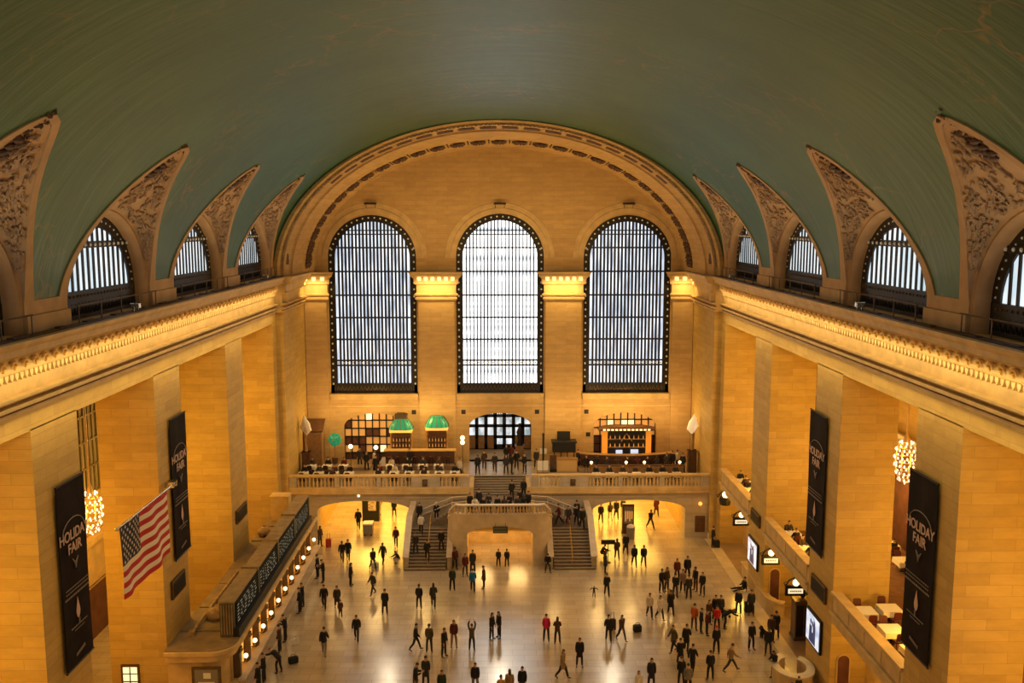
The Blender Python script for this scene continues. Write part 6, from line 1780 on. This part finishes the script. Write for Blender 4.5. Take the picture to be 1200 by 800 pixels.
 (-1.43, 49.49, 0, 'stand', 0, 'k', 'g', 's', 1.03, 'person in black at the lower edge below the raised arms'),
 (0.03, 48.06, 0, 'stand', 180, 'y', 'k', 's', 1.0, 'person in mustard at the lower edge, only head and shoulders in view'),
 (0.51, 48.61, 0, 'stand', 180, 't', 'k', 'l', 1.03, 'person in beige with dark hair at the lower edge beside the mustard jacket'),
 (1.23, 48.97, 0, 'stand', 0, 'k', 'g', 's', 1.04, 'person in open black jacket at the lower edge right of the beige'),
 (7.76, 48.69, 0, 'stand', 0, 'w', 'k', 'l', 0.95, 'person in white top with reddish hair at the lower edge'),
 (8.67, 49.83, 0, 'stand', 0, 'n', 'n', 'l', 1.05, 'person in dark purple coat at the lower edge with long hair'),
 (16.7, 48.41, 0, 'stand', 0, 'n', 'k', 's', 0.8, 'attendant in navy inside the round information desk'),
 (16.04, 47.66, 0, 'stand', 90, 'k', 'k', 's', 0.8, 'attendant in black inside the round information desk, left'),
 (-6.55, 72.6, 2.2, 'stand', 0, 'k', 'k', 's', 1.04, 'person in black leaning at the outer parapet atop the left staircase'),
 (-6.3, 71.0, 1.86, 'walk', 180, 'w', 'k', 's', 1.0, 'person in white jacket climbing the left staircase'),
 (-5.2, 73.0, 2.2, 'walk', 0, 'k', 'k', 'h', 1.0, 'person in white hat on the side landing above the left staircase'),
 (-5.65, 68.7, 0.51, 'walk', 180, 'k', 'k', 's', 1.0, 'person in black on the lowest steps of the left staircase'),
 (-4.6, 69.6, 1.02, 'stand', 0, 'k', 'd', 's', 1.0, 'person in dark clothes on the inner side of the left staircase'),
 (-6.6, 69.4, 0.85, 'stand', 0, 'd', 'd', 's', 1.0, 'person in grey on the outer side of the left staircase, low down'),
 (4.8, 72.1, 2.2, 'walk', -90, 'r', 'k', 's', 1.05, 'person in dark red crossing the side landing above the right staircase'),
 (5.5, 71.6, 2.2, 'walk', 0, 'd', 'r', 'l', 1.05, 'person in grey coming down the right staircase beside the handrail'),
 (6.2, 71.9, 2.2, 'walk', 0, 'k', 'k', 's', 1.03, 'person in black with white bag at the top of the right staircase'),
 (6.6, 71.4, 2.03, 'walk', 0, 'k', 'k', 's', 1.12, 'large person in black at the outer parapet of the right staircase'),
 (6.3, 73.0, 2.2, 'stand', 0, 'k', 'b', 'l', 1.05, 'person in black hat behind the large person on the right staircase'),
 (-2.4, 71.5, 3.4, 'stand', 0, 'k', 'k', 's', 1.0, 'person in black behind the curved stair balustrade, first from the left'),
 (-2.0, 70.4, 3.4, 'phone', 20, 'w', 'k', 's', 1.03, 'person in white behind the curved stair balustrade, second from the left'),
 (-1.7, 72.2, 3.4, 'stand', 180, 'n', 'k', 's', 1.06, 'person in navy behind the curved stair balustrade, third from the left'),
 (-1.3, 70.5, 3.4, 'stand', -30, 'k', 'k', 'l', 1.0, 'person in black behind the curved stair balustrade, fourth from the left'),
 (-0.9, 71.3, 3.4, 'phone', 0, 'd', 'k', 's', 1.03, 'person in dark grey behind the curved stair balustrade, fifth from the left'),
 (-0.2, 70.4, 3.4, 'stand', 20, 'k', 'k', 's', 1.06, 'person in black behind the curved stair balustrade, sixth from the left'),
 (0.35, 70.5, 3.4, 'stand', 180, 'b', 'k', 'l', 1.0, 'person in brown behind the curved stair balustrade, seventh from the left'),
 (0.8, 71.2, 3.4, 'phone', -30, 'k', 'k', 's', 1.03, 'person in black behind the curved stair balustrade, eighth from the left'),
 (1.4, 70.5, 3.4, 'stand', 0, 'd', 'k', 's', 1.06, 'person in dark grey behind the curved stair balustrade, ninth from the left'),
 (1.6, 72.4, 3.4, 'stand', 20, 'k', 'k', 's', 1.0, 'person in black behind the curved stair balustrade, tenth from the left'),
 (1.9, 70.9, 3.4, 'phone', 180, 'k', 'k', 'l', 1.03, 'person in black behind the curved stair balustrade, eleventh from the left'),
 (2.3, 71.6, 3.4, 'stand', -30, 'k', 'k', 's', 1.06, 'person in black behind the curved stair balustrade, twelfth from the left'),
 (1.0, 74.8, 3.4, 'walk', 180, 'k', 'k', 's', 1.05, 'person in black climbing the upper stair flight to the balcony'),
 (2.0, 75.3, 3.4, 'walk', 0, 'k', 'k', 's', 1.05, 'person in black coming down the right edge of the upper stair flight'),
 (-1.95, 78.9, 4.55, 'stand', 0, 'k', 'k', 's', 1.05, 'person in black at the balcony stair head, far left'),
 (-1.4, 80.5, 4.55, 'walk', 180, 'b', 'd', 's', 1.05, 'person in brown walking to the doors beyond the balcony stair head'),
 (-0.45, 79.6, 4.55, 'walk', 0, 'd', 'd', 's', 1.05, 'person in grey walking alone at the balcony stair head'),
 (0.6, 82.6, 4.55, 'stand', 0, 'k', 'k', 's', 1.05, 'left one of two people before the balcony doors'),
 (1.05, 82.7, 4.55, 'stand', 0, 'r', 'k', 's', 1.05, 'right one of two people before the balcony doors, dark red'),
 (0.55, 78.9, 4.55, 'stand', 0, 'd', 'e', 's', 1.05, 'person in dark grey in the group at the balcony stair head'),
 (1.05, 79.2, 4.55, 'stand', 90, 'k', 'k', 'l', 1.05, 'person in black in the middle of the group at the balcony stair head'),
 (1.5, 80.3, 4.55, 'walk', 180, 'k', 'n', 's', 1.08, 'tall person in black behind the group at the balcony stair head'),
 (2.2, 79.3, 4.55, 'stand', -40, 'k', 'd', 's', 1.05, 'rightmost person of the group at the balcony stair head'),
 (-11.9, 80.3, 4.55, 'stand', 0, 'k', 'k', 's', 1.05, 'waiter in black between the left balcony tables'),
 (-11.3, 80.7, 4.55, 'stand', 90, 'c', 'k', 's', 1.05, 'waiter in cream shirt by the left balcony aisle'),
 (-12.7, 81.6, 4.55, 'stand', 0, 'd', 'k', 's', 1.05, 'person in grey standing near the left arched restaurant window'),
 (-8.0, 79.9, 4.85, 'stand', 0, 'k', 'k', 's', 1.08, 'person in black standing before the bar counter under the first green canopy'),
 (-10.9, 78.9, 4.55, 'walk', 0, 'k', 'k', 's', 1.05, 'waiter in black walking in the gap of the left balcony tables'),
 (-3.5, 78.0, 4.55, 'stand', 0, 'c', 'k', 's', 1.0, 'person in cream at the right end of the left balcony tables'),
 (15.4, 79.8, 4.55, 'stand', 0, 'k', 'k', 's', 1.08, 'person in black standing at the right end of the right bar'),
 (15.9, 80.3, 4.55, 'stand', 90, 'c', 'k', 's', 1.05, 'person in cream shirt by the tall sculpture pillar'),
 (16.15, 79.0, 4.55, 'stand', 0, 'k', 'k', 's', 1.08, 'person in black next to the tall sculpture pillar'),
 (14.8, 79.3, 4.55, 'stand', 180, 'd', 'k', 's', 1.05, 'person in dark grey leaning at the right bar end'),
 (7.0, 80.6, 4.55, 'stand', 60, 'k', 'k', 's', 1.05, 'person in black at the left end of the right bar'),
 (3.3, 80.9, 4.55, 'stand', 0, 'd', 'd', 's', 1.05, 'person in grey at the balcony beside the black post'),
]

for (x, y, z, pose, fa, c, t, h, s, lab) in PEOPLE: person(x, y, z, pose, fa, c, t, h, s, lab)
for (x, y, z, fa, c, h, lab) in seated: person(x, y, z, 'chair', fa, c, 'k', h, 1.0, lab, 'seated guests')

# ================================================================= LIGHT
def area(name, loc, rot, sx, sy, power, col, spread=180):
    l = bpy.data.lights.new(name, 'AREA'); l.shape = 'RECTANGLE'; l.size = sx; l.size_y = sy; l.energy = power; l.color = col; l.spread = radians(spread)
    o = bpy.data.objects.new(name, l); COL.objects.link(o); o.location = loc; o.rotation_euler = rot
    return o
def point(name, loc, power, col, r=.3):
    l = bpy.data.lights.new(name, 'POINT'); l.energy = power; l.color = col; l.shadow_soft_size = r
    o = bpy.data.objects.new(name, l); COL.objects.link(o); o.location = loc
    return o
WARM = (1, .64, .24); AMB = (1, .54, .065); SOFT = (1, .66, .32)
for sx in (-1, 1):
    # lamps behind the cornice scrolls wash the frieze and upper wall
    area('cornice lamps', (sx*(W-.98), (24+YS)/2, 21.0), (0, radians(-62*sx), 0), .25, YS-26, 360, (1, .72, .27), 150)
    area('pier top fill', (sx*(W-1.0), (24+YS)/2, 19.2), (0, radians(-24*sx), 0), .25, YS-26, 330, (1, .72, .28), 160)  # unseen strip added to brighten the tops of the piers
    # lamps in every tall opening (chandelier positions) light the reveals
    for i, c in enumerate(BC):
        point('opening chandelier', (sx*20.2, c-1.5, 12.6 if sx < 0 else 14.9), 540 if i else 200, AMB, .55)
        point('opening lamp', (sx*20.6, c-1.5, 7.2), 330 if i else 120, AMB, .4)
        point('aisle lamp', (sx*24.0, c, 10), 420, AMB, .5)
        if sx > 0: point('restaurant ceiling lamp', (20.4, c, 10.2), 150, SOFT, .3)
        if sx > 0: point('recess lamp', (19.2, c+1.0, 4.0), 230, AMB, .3)
# ledge floodlights wash the vault and the far arch
for sx in (-1, 1):
    for c in BC[1:]:
        area('ledge floodlight', (sx*17.2, c, 23.0), (0, radians(150*sx), 0), 1.6, .4, 75, (1, .80, .5), 170)
area('arch floodlight', (0, 77.5, 24.0), (radians(150), 0, 0), 24, .5, 420, (1, .62, .21), 170)
# unseen soft fills high over the hall, added for ambient light
for y, p in ((16, 110), (34, 270), (52, 480), (68, 520)): area('hall ambient fill', (0, y, 33.0), (0, 0, 0), 7, 7, p, (1, .74, .42), 170)
# balcony restaurants
for x, p in ((-15, 170), (-11.5, 260), (-7, 240), (-4, 120), (5, 150), (9, 260), (12, 260), (15.5, 170)): point('balcony lamp', (x, 81.0, 9.6), p, (1, .62, .2), .25)
for x, w_ in ((-5.7, 3.2), (5.8, 3.2), (-16.6, 1.8), (16.7, 1.8)): area('capital lamps', (x, 82.0, 21.3), (radians(28), 0, 0), w_, .3, 42*w_, (1, .66, .22), 160)
point('vestibule lamp', (0, 86, 8.6), 60, SOFT, .3)
# passages under the balcony
for cx in (-11.5, 11.8):
    area('passage ceiling lamp', (cx, 86, 3.95), (0, 0, 0), 5.5, 17, 1500, (1, .55, .085), 175)
    point('passage lamp', (cx, 79, 3.3), 160, (1, .54, .08), .9)
for x in (-1.4, 1.4): point('low arch lamp', (x, 72.3, 2.4), 190, (1, .60, .2), .9)
# ticket booth
for k in range(11): point('booth lamp', (KX+.45, y0+st*k, 2.25), 22, (1, .58, .15), .15)
for x in (-9, 0, 9): point('balcony front fill', (x, 70.0, 10.0), 420, (1, .80, .54), .5)  # unseen points in mid-air, added to brighten the balcony front and stair block

wd = bpy.data.worlds.new('world'); SC.world = wd; wd.use_nodes = True
wd.node_tree.nodes['Background'].inputs['Color'].default_value = (.55, .68, .9, 1); wd.node_tree.nodes['Background'].inputs['Strength'].default_value = .1

# ================================================================= CAMERA
cam = bpy.data.cameras.new('camera'); co = bpy.data.objects.new('camera', cam); COL.objects.link(co); SC.camera = co
cam.sensor_width = 36; cam.lens = 1077.4/1200*36; cam.clip_end = 400
co.location = (-.03, 0, 26.5); co.rotation_euler = (radians(90)-.1274, .0002, -.014)
vs = SC.view_settings
SC.display_settings.display_device = 'sRGB'
vs.view_transform = 'Standard'; vs.look = 'None'; vs.exposure = 0.0; vs.gamma = 1.0; vs.use_curve_mapping = False
SC.cycles.use_denoising = True
SC.cycles.max_bounces = 6; SC.cycles.diffuse_bounces = 3; SC.cycles.glossy_bounces = 2
SC.cycles.sample_clamp_indirect = 4.0
SC.cycles.use_light_tree = True
